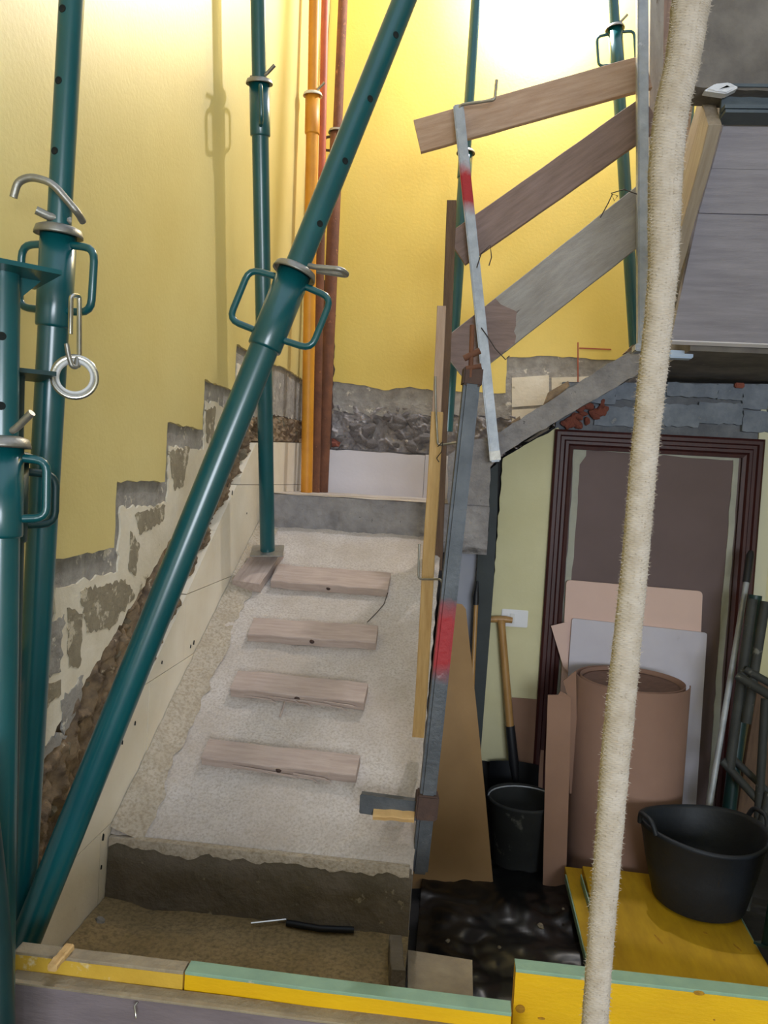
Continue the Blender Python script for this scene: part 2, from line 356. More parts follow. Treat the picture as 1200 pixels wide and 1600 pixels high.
# ================================================================== BACK WALL
BY = 4.15
WB = thing('wall_back', 'bright yellow end wall behind the landing with rubble band exposed', 'wall', (.6, BY, 0), kind='structure')
def wb(x, y): p = ay(x, y, BY); return (p.x, p.z)
def layb(poly, yf, yb, name, m, parent=WB, **k): return MB().prism([(a, yf, b) for a, b in poly], (0, yb-yf, 0)).build(name, m, parent, **k)
MB().box((.8, BY+.11, 2.4), (3.6, 0, 0), (0, .14, 0), (0, 0, 5.4)).build('masonry_core', 'rubble_g', WB)
py_ = [(-.83, wb(480, 598)[1]), wb(516, 596), wb(570, 602), wb(600, 610), wb(640, 604), wb(690, 612), wb(790, 614), wb(792, 558), wb(860, 556), wb(935, 562), (2.5, wb(935, 562)[1]), (2.5, 5.0), (-.83, 5.0)]
layb(jag(py_, .04, .004, 5, keep=(10, 11, 12)), BY, BY+.02, 'paint_layer', 'yellow_b')
pmb = [wb(505, 570), wb(800, 550), wb(1010, 545), wb(1010, 700), wb(790, 655), wb(700, 648), wb(620, 652), wb(505, 640)]
layb(jag(pmb, .03, .012, 6), BY+.008, BY+.05, 'mortar_band', 'mortar')
def rubb(u, v):
    a, b = wb(470, 630), wb(880, 720); X, Z = a[0]+(b[0]-a[0])*u, a[1]+(b[1]-a[1])*v; p = V((X, 9, Z))
    return (X, BY+.022-.032*(.5-2*abs(noise.noise(p*8)))-.02*(.5-2*abs(noise.noise(p*21)))-.010*noise.noise(p*55)-.005*noise.noise(p*120), Z)
MB().grid(rubb, 300, 70).build('rubble_fill', 'rubble_g', WB, kind='stuff')
for i in range(26):
    X, Z = wb(rnd.uniform(520, 670), rnd.uniform(648, 700)); s = rnd.uniform(.014, .04)
    o = bpy.data.objects.new('stone', sg[i % 5] if i != 12 else stone_mesh('brick_stone', i, 'redbrick')); col.objects.link(o)
    o.location = (X, BY+.02, Z); o.scale = (s*1.4, s*.7, s*.8); o.rotation_euler = (0, rnd.uniform(-.6, .6), rnd.uniform(-.4, .4)); attach(o, WB)
q0 = wb(512, 702); q1 = wb(672, 712)
for a, b in ((q0[0], -.18), (-.178, .16)):
    layb(jag([(a, 1.44), (b, 1.44), (b, q1[1]), (a, q0[1])], .05, .004, 9, keep=(0, 1, 3)), BY-.004, BY+.05, 'white_panel', 'whiteboard')
for q in ([(800, 590), (858, 586), (858, 632), (800, 636)], [(862, 590), (920, 588), (922, 640), (862, 634)], [(800, 640), (858, 637), (858, 690), (800, 690)]):
    layb([wb(*p) for p in q], BY+.003, BY+.04, 'pale_tile', 'cream')
layb(jag([wb(502, 440), wb(524, 432), wb(521, 600), wb(515, 770), (wb(492, 770)[0], 1.45)], .03, .008, 11), BY-.003, BY+.01, 'brick_chase', 'rustdark')
for q in ([(905, 543), (955, 545), (955, 547), (905, 545)], [(902, 535), (904, 535), (904, 600), (902, 600)]):
    layb([wb(*p) for p in q], BY-.0015, BY+.001, 'red_chalk_line', 'redpole')

# ================================================================== REST OF THE ROOM, BEHIND AND BESIDE THE VIEWER
tag(MB().box((.8, -3.5, 2.4), (3.6, 0, 0), (0, .1, 0), (0, 0, 5.0)).build('wall_front', 'limewhite'), 'cream wall behind the viewer', 'wall', kind='structure')
tag(MB().box((2.5, .35, 2.4), (.1, 0, 0), (0, 7.6, 0), (0, 0, 5.0)).build('wall_side', 'limewhite'), 'cream side wall beyond the stored things', 'wall', kind='structure')
tag(MB().box((1.66, -.7, 2.86), (1.6, 0, 0), (0, 5.4, 0), (0, 0, .16)).build('ceiling', 'slab'), 'concrete floor slab above the storage side', 'ceiling', kind='structure')

# ================================================================== FLOOR, RAMP, LANDING
tag(MB().box((.8, .6, -.05), (4.4, 0, 0), (0, 9, 0), (0, 0, .1)).build('floor', 'floor'), 'dark dusty floor beside and under the stairs', 'floor', kind='structure')
RX0, RX1, RY0, RY1 = -.8275, -.05, 1.862, 3.22
def rz(Y): return .616+.536*(Y-1.893)
RP = V((0, 1.893, .616)); RN = V((0, -.536, 1)).normalized()
RMP = thing('stair_ramp', 'sandy concrete ramp slab of the lower flight, stripped of its treads', 'staircase', (-.44, 1.9, .43))
def rampfn(u, v):
    X = RX0+(RX1-RX0)*u; Y = RY0+(RY1-RY0)*v; p = V((X, Y, 0))
    h = .007*noise.noise(p*6)+.003*noise.noise(p*22)+.0015*noise.noise(p*60)
    e = min(1, (X-RX0)/.10)
    h += .018*(1-e)**2*(1+noise.noise(p*9))
    if v == 0: h -= .012
    if u == 1: h -= .008; X += .006*noise.noise(p*20)
    return (X, Y, rz(Y)+h)
MB().grid(rampfn, 70, 130).build('ramp_surface', 'sand', RMP)
MB().prism([(RX1-.004, RY0+.004, rz(RY0)-.012), (RX1-.004, RY1, rz(RY1)-.012), (RX1-.004, RY1, rz(RY1)-.18), (RX1-.004, 2.1, rz(2.1)-.20), (RX1-.004, RY0+.004, .2)], (RX0-RX1+.004, 0, 0)).build('ramp_body', 'concrete', RMP)
def drift(side):
    def fn(u, v):
        Y = RY0-.004+(RY1-RY0-.02)*v; p = V((0, Y, 5)); wd_ = .085+.03*noise.noise(p*7)+.015*noise.noise(p*25)
        X = RX0+wd_*u; q = V((X, Y, 1)); e = 1-u
        return (X, Y, rz(Y)+.010+.020*e*e*(1+.4*noise.noise(q*20))+.003*noise.noise(q*50)-.006*u)
    return fn
MB().grid(drift(0), 14, 150).build('sand_drift', 'drift', RMP)
def riserfn(u, v):
    X = RX0+(RX1-RX0-.002)*u; p = V((X, 3, v)); zt = rz(RY0)-.004+.010*noise.noise(p*5)
    Z = .425+(zt-.425)*v; q = V((X, 0, Z))
    return (X, RY0-.008-.010*(1-v)+.004*noise.noise(q*18)+.002*noise.noise(q*60), Z)
MB().grid(riserfn, 90, 22).build('riser_face', 'riser', RMP)
zt_ = rz(RY0)
sp_ = [(RX0+.002, zt_+.004), (RX1-.008, zt_+.004)]; k_ = 70
for i in range(k_+1):
    X = RX1-.008+(RX0-RX1+.010)*i/k_; p = V((X, 4, 0)); sp_.append((X, zt_-.020-.014*noise.noise(p*7)-.012*noise.noise(p*22)-.006*noise.noise(p*70)))
MB().prism([(a, RY0-.014, b) for a, b in sp_], (0, .02, 0)).build('sand_spill', 'drift', RMP)
LST = thing('lower_step', 'bottom concrete step covered with brown sand behind the form boards', 'step', (-.44, 1.65, 0))
def pitfn(u, v):
    X = RX0+(RX1-RX0)*u; Y = 1.42+(1.875-1.42)*v; p = V((X, Y, 2))
    return (X, Y, .435+.007*noise.noise(p*9)+.003*noise.noise(p*30)+.014*max(0, 1-(X-RX0)/.12))
MB().grid(pitfn, 70, 45).build('sand_layer', 'pit', LST)
MB().box(((RX0+RX1)/2, 1.635, .213), (RX1-RX0, 0, 0), (0, .42, 0), (0, 0, .426)).build('step_body', 'riser', LST)
LND = thing('landing_slab', 'rough grey concrete edge of the landing at the ramp top', 'landing', (-.35, 3.6, 1.26))
def landfn(u, v):
    X = -.84+.98*u; zt, zb = 1.464, 1.262+.014*noise.noise(V((X*7, 0, 3)))
    Z = zb+(zt-zb)*v; q = V((X, 1, Z))
    return (X, 3.228-.022*(1-v)+.009*noise.noise(q*12)+.005*noise.noise(q*45)+(.03*max(0, .12-v)/.12*(1+noise.noise(q*30))), Z)
MB().grid(landfn, 200, 40).build('front_edge', 'concrete', LND)
MB().box((-.345, 3.70, 1.36), (.975, 0, 0), (0, .90, 0), (0, 0, .20)).build('slab_body', 'concrete', LND)
MB().grid(lambda u, v: (-.84+.98*u, 3.228+.93*v, 1.466+.003*noise.noise(V((u*9, v*9, 0)))), 30, 20).build('dust_layer', 'sand', LND)

# upper flight to the right
FY = 3.25
UF = thing('upper_flight', 'grey concrete flight climbing right from the landing under the guard boards', 'staircase', (.4, FY, 1.3))
def at3(q, Y): return [ay(x, y, Y) for x, y in q]
edge = [(700, 712), (735, 688), (765, 684), (830, 644), (905, 597), (995, 540), (1016, 527), (1016, 573), (1000, 582), (940, 618), (860, 664), (800, 700), (778, 716), (766, 730), (764, 800), (758, 838), (735, 832), (700, 838)]
pe = [(p.x, p.z) for p in at3(edge, FY)]
MB().prism([(a, FY, b) for a, b in jag(pe, .03, .004, 14)], (0, .88, 0)).build('flight_body', 'concrete', UF)
for q in ([(845, 645), (858, 612), (888, 595), (890, 603), (868, 622), (858, 645)], [(795, 662), (812, 650), (815, 660)], [(975, 552), (990, 538), (996, 545)]):
    MB().prism(at3(q, FY+.05), (0, .05, 0)).build('broken_chip', 'rubble', UF)

# ================================================================== DOOR WALL, DOOR
DY = 3.5
WR = thing('wall_right', 'pale lime wall with the door under the upper flight', 'wall', (1, DY, 0), kind='structure')
def wd(x, y, Y=DY): p = ay(x, y, Y); return (p.x, p.z)
ck = [(.17, 0), (2.44, 0), (2.44, 2.06), (.84, 2.06), wd(1000, 588, FY), wd(940, 624, FY), wd(860, 670, FY), wd(800, 706, FY), wd(779, 722, FY), (.17, wd(779, 722, FY)[1])]
layb(ck, DY+.035, DY+.15, 'masonry_core', 'darkwall', WR)
dl, dr = wd(853, 880)[0], wd(1178, 880)[0]; dtop = wd(1030, 679)[1]
pw = [wd(786, 716), wd(772, 900), wd(757, 1080), wd(748, 1188), wd(800, 1192), (dl+.02, wd(850, 1196)[1]), (dl+.02, dtop), wd(872, 668), wd(830, 690)]
layb(jag(pw, .03, .003, 31, keep=(5,)), DY, DY+.04, 'paint_layer', 'lime', WR)
layb([(dr-.02, .1), (dr+.06, .1), (dr+.06, 2.0), (dr-.02, 2.0)], DY+.002, DY+.04, 'cream_strip', 'limewhite', WR)
layb([(dr+.06, .1), (2.44, .1), (2.44, 2.0), (dr+.06, 2.0)], DY+.004, DY+.04, 'paint_layer', 'lime', WR)
layb([wd(880, 596), wd(1260, 600), (2.4, 2.06), (2.4, dtop-.01), (dl-.01, dtop-.01), wd(868, 668)], DY+.012, DY+.04, 'lintel_mortar', 'lintel', WR)
# rough lintel masonry: single stones
sx = [(885, 598, 960, 632), (962, 597, 1040, 628), (1042, 598, 1120, 622), (1122, 600, 1160, 626), (1162, 600, 1200, 640), (930, 634, 1010, 668), (1012, 630, 1090, 668), (1092, 628, 1158, 664), (1160, 642, 1200, 676), (1202, 600, 1260, 670)]
for i, (x0, y0, x1, y1) in enumerate(sx):
    (a, b), (c, d) = wd(x0, y0), wd(x1, y1)
    q = jag([(a, d), (c, d), (c, b), (a, b)], .02, .004, 40+i)
    layb(q, DY-.004-.012*rnd.random(), DY+.05, 'stone', 'bluestone', WR)
for i in range(26):
    x = rnd.uniform(882, 945); y = 668-(x-882)*.5+rnd.uniform(-16, 10)
    if y < 600: continue
    X, Z = wd(x, y); s = rnd.uniform(.010, .02); o = bpy.data.objects.new('brick_crumb', bpy.data.meshes.get('red_crumb') or stone_mesh('red_crumb', 3, 'redbrick')); col.objects.link(o)
    o.location = (X, DY-.006, Z); o.scale = (s*1.2, s, s*.8); o.rotation_euler = (rnd.random()*3, rnd.random()*3, 0); attach(o, WR)
X, Z = wd(1153, 603); MB().box((X, DY-.012, Z), (.04, 0, 0), (0, .03, 0), (0, 0, .022)).build('brick_crumb', 'redbrick', WR, bevel=.004)
# door
DO = thing('door_1', 'door covered by brown protective sheet in a dark mahogany casing', 'door', ((dl+dr)/2, DY, 0), kind='structure')
cw = .085
def casing(name, a, b, inward):
    for (o0, o1, d) in ((0, cw, .018), (.012, .040, .030), (.052, .072, .026)):
        pass
prof = [(0, .0), (0, .026), (.010, .032), (.024, .032), (.030, .022), (.044, .022), (.050, .030), (.062, .030), (.070, .018), (cw, .014), (cw, 0)]
def sweep_casing(name, p0, p1, inw, m0=1, m1=1):
    p0, p1, inw = V(p0), V(p1), V(inw); ax_ = (p1-p0).normalized(); mb = MB(); n = len(prof)
    A = [p0+inw*a+V((0, -d, 0))+ax_*(a*m0) for a, d in prof]; B = [p1+inw*a+V((0, -d, 0))-ax_*(a*m1) for a, d in prof]
    mb.add(A+B, [(i, i+1, n+i+1, n+i) for i in range(n-1)]+[tuple(range(n)), tuple(reversed(range(n, 2*n)))])
    mb.build(name, 'doorwood', DO, fixn=True)
sweep_casing('casing_jamb', (dl, DY+.004, 0), (dl, DY+.004, dtop), (1, 0, 0), 0, 1)
sweep_casing('casing_jamb', (dr, DY+.004, 0), (dr, DY+.004, dtop), (-1, 0, 0), 0, 1)
sweep_casing('casing_head', (dl, DY+.004, dtop), (dr, DY+.004, dtop), (0, 0, -1), 1, 1)
il, ir_, it = dl+cw, dr-cw, dtop-cw*.6
leaf = MB().box(((il+ir_)/2, DY+.02, it/2), (ir_-il+.04, 0, 0), (0, .02, 0), (0, 0, it)).build('door_leaf', 'sheet', DO)
layb(jag([(il+.005, .05), (il+.035, .05), (il+.035, it-.10), (il+.06, it-.06), (il+.06, it-.01), (il+.005, it-.01)], .06, .004, 51), DY+.006, DY+.012, 'masking_tape', 'tape', leaf)
layb(jag([(ir_-.035, .05), (ir_-.008, .05), (ir_-.008, it-.02), (ir_-.034, it-.03)], .06, .003, 52), DY+.006, DY+.012, 'masking_tape', 'tape', leaf)
layb(jag([(il+.05, it-.035), (ir_-.02, it-.045), (ir_-.02, it-.016), (il+.05, it-.006)], .06, .003, 53), DY+.005, DY+.011, 'masking_tape', 'tape', leaf)
# switch
sw = thing('light_switch', 'white light switch plate on the lime wall by the spade grip', 'switch', ay(803, 965, DY))
c = ay(804, 966, DY-.004); swp = MB().box(c, (.118, 0, 0), (0, .010, 0), (0, 0, .078)).build('plate', 'switch', sw, bevel=.003)
MB().box(c+V((-.012, -.006, 0)), (.046, 0, 0), (0, .008, 0), (0, 0, .046)).build('rocker', 'switch', swp, bevel=.002)
MB().box(c+V((-.012, -.010, 0)), (.022, 0, 0), (0, .008, 0), (0, 0, .044)).build('rocker', 'nylon', swp, bevel=.002)

# under-landing pieces at the left of the door wall
tag(MB().prism([(.02, 3.46, 0), (.17, 3.46, 0), (.17, 3.46, 1.27), (.02, 3.46, 1.27)], (0, .1, 0)).build('wall_under_landing', 'bluewhite'), 'narrow bluish white wall strip below the landing edge', 'wall', kind='structure')
pd = [ay(*p, 3.40) for p in [(763, 735), (778, 724), (777, 800), (770, 930), (750, 1190), (735, 1330), (720, 1330), (742, 940), (748, 846), (764, 830)]]
tag(MB().prism(pd, (0, .03, 0)).build('slate_board', 'slate'), 'dark slate-coloured board standing upright left of the lime wall', 'board')

# ================================================================== OVERHEAD FLIGHT
SZ, SYN, SS = 2.075, 2.86, .80
OF = thing('overhead_flight', 'underside of the top flight, boarded with grey formwork planks', 'staircase', (1.4, SYN, SZ))
MB().prism([(.80, SYN, SZ), (2.44, SYN, SZ), (2.44, 4.14, SZ), (.80, 4.14, SZ)], (0, 0, .14)).build('landing_soffit', 'slab', OF)
ON = V((0, SS, 1)).normalized()   # soffit plane: z = SZ + SS*(SYN - y)
def so(x, y): return apl(x, y, (0, SYN, SZ), ON)
rows = [(1048, 531, 1330), (1092, 332, 1330), (1112, 262, 1330), (1134, 180, 1330)]
for i in range(3):
    (xa, ya, xb), (xc, yc, _) = rows[i], rows[i+1]
    A, C = so(xa, ya), so(xc, yc); B = V((2.3, so(xa+60, ya+1).y, 0)); D = V((2.3, so(xc+60, yc+2).y, 0))
    B.z = SZ+SS*(SYN-B.y); D.z = SZ+SS*(SYN-D.y); g = .0015
    qa = [A, B, D-(D-B)*.012, C-(C-A)*.012]
    mb = MB().prism([p+ON*(-.002*i) for p in qa], ON*.03); mb.build('formwork_plank', 'soffit', OF)
A, B = so(1050, 531), so(1134, 180); 
MB().prism([A+ON*.03, V((2.3, A.y, A.z))+ON*.03, V((2.3, B.y, B.z))+ON*.03, B+ON*.03], ON*.12).build('flight_body', 'slab', OF)
MB().prism([(A.x, A.y, A.z-.004), (2.3, A.y, A.z-.004), (2.3, A.y+.02, A.z-.012), (A.x, A.y+.02, A.z-.012)], (0, .0, .03)).build('pale_edge', 'whiteboard', OF)
pq = [(1066, 133), (1110, 137), (1150, 140), (1200, 142), (1300, 146), (1300, -120), (1105, -120), (1092, 0)]
Yc = B.y-.06
cc = [(p.x, p.z) for p in at3(pq, Yc)]
def ocf(u, v):
    P = [ay(1066+260*u, 140-260*v, Yc)]; p = P[0]; k = .012*noise.noise(p*5)+.004*noise.noise(p*25)
    if p.x < ay(1066, 133, Yc).x: pass
    return p+V((0, -abs(k), 0))
MB().prism([(a, Yc, b) for a, b in jag(cc, .03, .004, 61)], (0, .10, 0)).build('upper_slab', 'slab', OF)
MB().prism([ay(*p, Yc-.012) for p in [(1100, 141), (1118, 130), (1140, 128), (1155, 136), (1135, 146), (1120, 144)]], (0, .03, 0)).build('plaster_blob', 'plaster', OF, bevel=.003)
# steel beam
bm0 = ay(1128, 163, Yc+.03); hb = .075
sb = thing('steel_beam', 'blue-grey steel beam under the top slab at right edge', 'beam', bm0)
L_ = 2.3-bm0.x
MB().box(bm0+V((L_/2, 0, hb/2-.004)), (L_, 0, 0), (0, .07, 0), (0, 0, .008)).build('flange', 'steelblue', sb)
MB().box(bm0+V((L_/2, 0, -hb/2+.004)), (L_, 0, 0), (0, .07, 0), (0, 0, .008)).build('flange', 'steelblue', sb)
MB().box(bm0+V((L_/2, .012, 0)), (L_, 0, 0), (0, .012, 0), (0, 0, hb-.014)).build('web', 'steelblue', sb)
MB().box(bm0+V((L_/2, -.012, -hb/2+.020)), (L_, 0, 0), (0, .03, 0), (0, 0, .010)).build('lip', 'steelblue', sb)
# side shutter boards of the top flight
def pyb(name, pts, Ys, width, thick, m, label, cat='board', wv=None, **k):
    p0, p1 = ay(*pts[0], Ys[0]), ay(*pts[1], Ys[1])
    wv = wv or IR
    return board(name, p0, p1, wv, width, thick, m, None, label, cat, **k)
a0, a1 = so(1056, 445), so(1126, 178)
board('shutter_board', a0+V((-.03, 0, .0)), a1+V((-.022, 0, .0)), (1, 0, 0), .035, .12, 'woodpale', None, 'pale shutter board on edge along the planked soffit', 'board')
board('shutter_board', ay(1062, 330, 2.9), ay(1112, 160, 2.55), (1, 0, 0), .05, .14, 'woodpale', None, 'thin pale shutter board behind the one on edge below the top slab', 'board')
tag(MB().box(ay(1062, 555, 2.95), (.085, 0, 0), (0, .05, 0), (0, 0, .028)).build('foam_strip', 'foam', bevel=.004), 'pale blue foam strip stuck under the upper landing', 'foam')

# ================================================================== ADJUSTABLE PROPS
def rod_path(pts, rad=.012, k=4):
    """rounded polyline"""
    pts = [V(p) for p in pts]; out = [pts[0]]
    for i in range(1, len(pts)-1):
        a, b, c = pts[i-1], pts[i], pts[i+1]; u = (a-b); w2 = (c-b); d = min(rad, u.length*.45, w2.length*.45)
        s, e = b+u.normalized()*d, b+w2.normalized()*d
        for j in range(k+1):
            t = j/k; out.append(s*(1-t)**2+b*2*t*(1-t)+e*t*t)
    out.append(pts[-1]); return out
def prop(name, label, p0, p1, collar, mt='teal', ro=.0285, ri=.0242, rs=.0335, sl=.145, handles=True, spin=0, pin='hook', holes=(), hole_spin=0, base=None, collar_m='zinc', sleeve_m=None, inner_m=None, group=None, handle_m=None, hout=.055, cat='prop'):
    p0, p1 = V(p0), V(p1); ax_ = (p1-p0).normalized(); L = (p1-p0).length
    s0 = (RGT-ax_*RGT.dot(ax_)).normalized(); f0 = ax_.cross(s0)         # s0 right, f0 away from the viewer or towards
    if f0.dot(FWD) > 0: f0 = -f0                                          # f0 towards the viewer
    def dr_(a): return s0*math.cos(a)+f0*math.sin(a)
    T = thing(name, label, cat, p0, group)
    c = p0+ax_*collar
    MB().tube([p0, c-ax_*sl*.6], ro, 24).build('outer_tube', mt, T)
    MB().lathe([(ro-.001, -.002), (rs-.001, 0), (rs, .003), (rs, sl), (ri, sl)], c-ax_*sl, ax_, 28).build('sleeve', sleeve_m or mt, T)
    MB().lathe([(ri+.001, .002), (rs+.004, .002), (rs+.008, -.004), (rs+.0105, -.008), (rs+.0105, -.004), (rs+.007, .006), (rs-.002, .010), (ri+.001, .011)], c, ax_, 32).build('collar', collar_m, T)
    inner = MB().tube([c-ax_*.02, p1], ri, 24).build('inner_tube', inner_m or mt, T)
    for h in holes:
        q = c+ax_*h; d = dr_(hole_spin); n_ = d
        MB().lathe([(.0, ri+.0004), (.0052, ri+.0003), (.0062, ri+.0009), (.0068, ri-.001)], q, d, 14).build('hole', 'hole', inner)
    if handles:
        for sgn in (0, math.pi):
            d = dr_(spin+sgn)
            MB().tube(rod_path([c-ax_*.022+d*(rs-.004), c-ax_*.026+d*(rs+hout), c-ax_*(sl-.03)+d*(rs+hout), c-ax_*(sl-.028)+d*(rs-.004)], .022), .0068, 10).build('handle', handle_m or mt, T)
    if pin == 'hook':
        d = dr_(spin+.4); e = d.cross(ax_)
        b = c+ax_*.030
        MB().tube(rod_path([b+d*.05, b-d*.045, b-d*.055+ax_*.03, b-d*.035+ax_*.045+e*.02, b+d*.02+ax_*.05+e*.03], .02), .0062, 10).build('locking_pin', 'zinc', T)
    elif pin == 'loop':
        b = c+ax_*.018; d = (RGT*.95-FWD*.3); d = (d-ax_*d.dot(ax_)).normalized(); e = d.cross(ax_)
        g = (RGT*.99+V((0, 0, -.10))).normalized()
        MB().tube(rod_path([b-d*.02, b+d*.035, b+d*.04+g*.055+e*.012, b+d*.04+g*.06-e*.014, b+d*.035-e*.016], .012), .0055, 10).build('locking_pin', 'zinc', T)
    elif pin == 'curl':
        b = c+ax_*.020
        q = [b+s0*.045+f0*.01, b+s0*.045+ax_*.008+f0*.03, b+s0*.005+ax_*.050+f0*.05, b-s0*.03+ax_*.055+f0*.05, b-s0*.052+ax_*.045+f0*.05, b-s0*.058+ax_*.018+f0*.05]
        lp = MB().tube(rod_path(q, .022), .0065, 10).build('locking_pin', 'zinc', T)
        MB().tube([b-s0*.028+f0*.030+ax_*.006, b-s0*.01+f0*.02, b+s0*.02], .0075, 10).build('pin_end', 'zinc', lp)
    elif pin == 'stub':
        b = c+ax_*.016
        MB().tube(rod_path([b-s0*.03-f0*.01+ax_*.0, b+s0*.02+f0*.01, b+s0*.055+ax_*.03+f0*.02], .015), .0058, 10).build('locking_pin', 'zinc', T)
    if base is not None:
        e1 = (V(base)-ax_*V(base).dot(ax_)).normalized(); e2 = ax_.cross(e1)
        MB().box(p0+ax_*.003, e1*.125, e2*.125, ax_*.006).build('base_plate', 'zinc', T)
    return T, c, s0, f0, ax_
def along(p0, p1, px_y):   # distance from p0 to the point of the axis seen at picture row px_y
    lo, hi = 0., 1.
    for _ in range(40):
        k = (lo+hi)/2; q = p0+(p1-p0)*k-CAM; y = 800-FPX*q.dot(IU)/q.dot(FWD)
        if y > px_y: lo = k
        else: hi = k
    return (p1-p0).length*lo
def pprop(name, label, b, Yb, t, Yt, collar_y, ext0=0, ext1=.3, **k):
    p0, p1 = ay(*b, Yb), ay(*t, Yt); d = (p1-p0).normalized(); p0, p1 = p0-d*ext0, p1+d*ext1
    return prop(name, label, p0, p1, along(p0, p1, collar_y), **k)
PG = 'teal adjustable steel props'
# A: tall one at left, stands on the lower step behind the form boards
TA = pprop('steel_prop', 'upright teal prop by the left wall with ring pin hanging on its handle', (34, 1400), 1.40, (112, 0), 1.285, 362, ext0=.165, pin='curl', sl=.165, holes=(.13, .245, .36), hole_spin=1.9, group=PG, spin=.3, hout=.047, ro=.0262, ri=.0205, rs=.0308)
# B: nearest, cut by the left edge of the picture, with head plate
p0 = ay(12, 1330, 1.12)+V((0, 0, -.60)); p1 = ay(6, 425, 1.13)
TB = prop('steel_prop', 'nearest teal prop at the left edge with square head plate at its top', p0, p1, along(p0, p1, 692), sl=.145, ro=.027, ri=.0235, rs=.0315, pin='stub', spin=-.25, holes=(.055, .16), hole_spin=1.2, group=PG, hout=.033)
ax_ = TB[4]; e1 = (RGT*.75+FWD*.66); e1 = (e1-ax_*e1.dot(ax_)).normalized(); e2 = ax_.cross(e1)
pc_ = p1+V((0, 0, 0))
MB().box(p1, e1*.13, e2*.13, ax_*.007).build('head_plate', 'teal', TB[0])
MB().prism([p1-ax_*.003+e1*.02, p1-ax_*.003+e1*.055, p1-ax_*.04+e1*.02], e2*.006).build('gusset', 'teal', TB[0])
# C: shorter one tucked behind B
p0 = ay(8, 1330, 1.205)+V((0, 0, -.62)); p1 = ay(14, 583, 1.215)
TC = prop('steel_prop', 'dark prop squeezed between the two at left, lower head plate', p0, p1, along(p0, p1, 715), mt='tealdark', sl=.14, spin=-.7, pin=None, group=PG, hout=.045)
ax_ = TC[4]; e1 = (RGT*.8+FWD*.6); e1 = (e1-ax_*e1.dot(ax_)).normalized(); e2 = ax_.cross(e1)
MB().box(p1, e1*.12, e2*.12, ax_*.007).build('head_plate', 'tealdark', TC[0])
# D: the big diagonal one
TD = pprop('steel_prop', 'long teal prop leaning diagonally across the stair', (47, 1452), 1.345, (640, -20), 1.58, 424, ext0=.03, ext1=.25, pin='loop', sl=.165, holes=(.10, .235, .37, .51), hole_spin=.9, group=PG, spin=.1, base=None)
# E: rear left one standing on the ramp
TE = pprop('steel_prop', 'slim teal prop on a wood pad near the landing edge', (418, 862), 2.93, (403, 0), 2.50, 128, ext1=.5, pin='stub', group=PG, spin=1.35, base=(1, .2, 0), sl=.165, rs=.034, hout=.045)
# F orange, G red, H rusty, standing on the landing
pprop('steel_prop', 'orange chipped prop with pale collar in the landing corner', (479, 769), 3.72, (491, 0), 3.50, 148, mt='orange', ext1=.4, pin='stub', spin=-.4, sl=.17, rs=.034, handle_m='rust', handles=False, collar_m='cream')
pprop('steel_prop', 'red slim prop half hidden behind the orange one', (493, 770), 3.92, (508, 0), 3.72, 330, mt='rust', inner_m='redpole', ext1=.4, pin=None, handles=False, ro=.022, ri=.018, rs=.024, sl=.1)
pprop('steel_prop', 'rusty brown prop with ring handle beside the orange one', (503, 769), 3.98, (536, 0), 3.95, 206, mt='rust', inner_m='rust', ext1=.4, pin=None, spin=.2, handles=True, handle_m='rustdark', hout=.03, sl=.12, ro=.032, rs=.036, ri=.024)
# hook on the orange prop
# I, J, K behind the guard boards
pprop('steel_prop', 'teal prop standing behind the short galvanised post', (706, 560), 3.72, (744, 0), 3.70, 238, ext0=.35, ext1=.3, pin=None, group=PG, handles=False, sl=.12)
pprop('steel_prop', 'teal prop with looped handles in front of the bright lamp glow', (992, 535), 3.74, (958, 0), 3.72, 44, ext0=.02, ext1=.3, pin='stub', group=PG, spin=.15, sl=.19, hout=.05)
pprop('steel_prop', 'teal prop glimpsed between the rope and the top slab', (1068, 330), 3.85, (1078, 100), 3.85, 40, ext0=.3, ext1=.6, pin=None, group=PG, handles=False)
# hanging ring pin
hk = TA[1]; s0, f0, ax_ = TA[2], TA[3], TA[4]
hp = ay(118, 466, 1.285); rp = ay(117, 590, 1.275)
RG = thing('ring_pin', 'bent steel pin with large ring hanging from the left prop handle', 'pin', hp)
h0 = ay(110, 522, 1.262); h1 = ay(111, 462, 1.262); h2 = ay(124, 462, 1.29); h3 = ay(124, 560, 1.285); h4 = ay(122, 572, 1.275)
MB().tube(rod_path([h0, h1, h2, h3, h4], .008), .0042, 10).build('hook_rod', 'chrome', RG)
nr = (V((0, -1, 0))*.92+RGT*.35+V((0, 0, .1))).normalized()
MB().lathe([(.0275, -.006), (.036, -.004), (.0395, .002), (.0395, .006), (.0365, .008), (.0275, .004), (.0275, -.006)], rp, nr, 36).build('ring', 'chrome', RG)
MB().lathe([(.0255, -.005), (.030, -.006), (.030, .009), (.0255, .008), (.0255, -.005)], rp, nr, 36).build('ring_lining', 'nylon', RG)
MB().tube(rod_path([ay(104, 537, 1.25), ay(107, 555, 1.253), ay(112, 572, 1.256), ay(119, 574, 1.262), ay(120, 560, 1.275)], .006), .0042, 10).build('ring_shackle', 'zinc', RG)

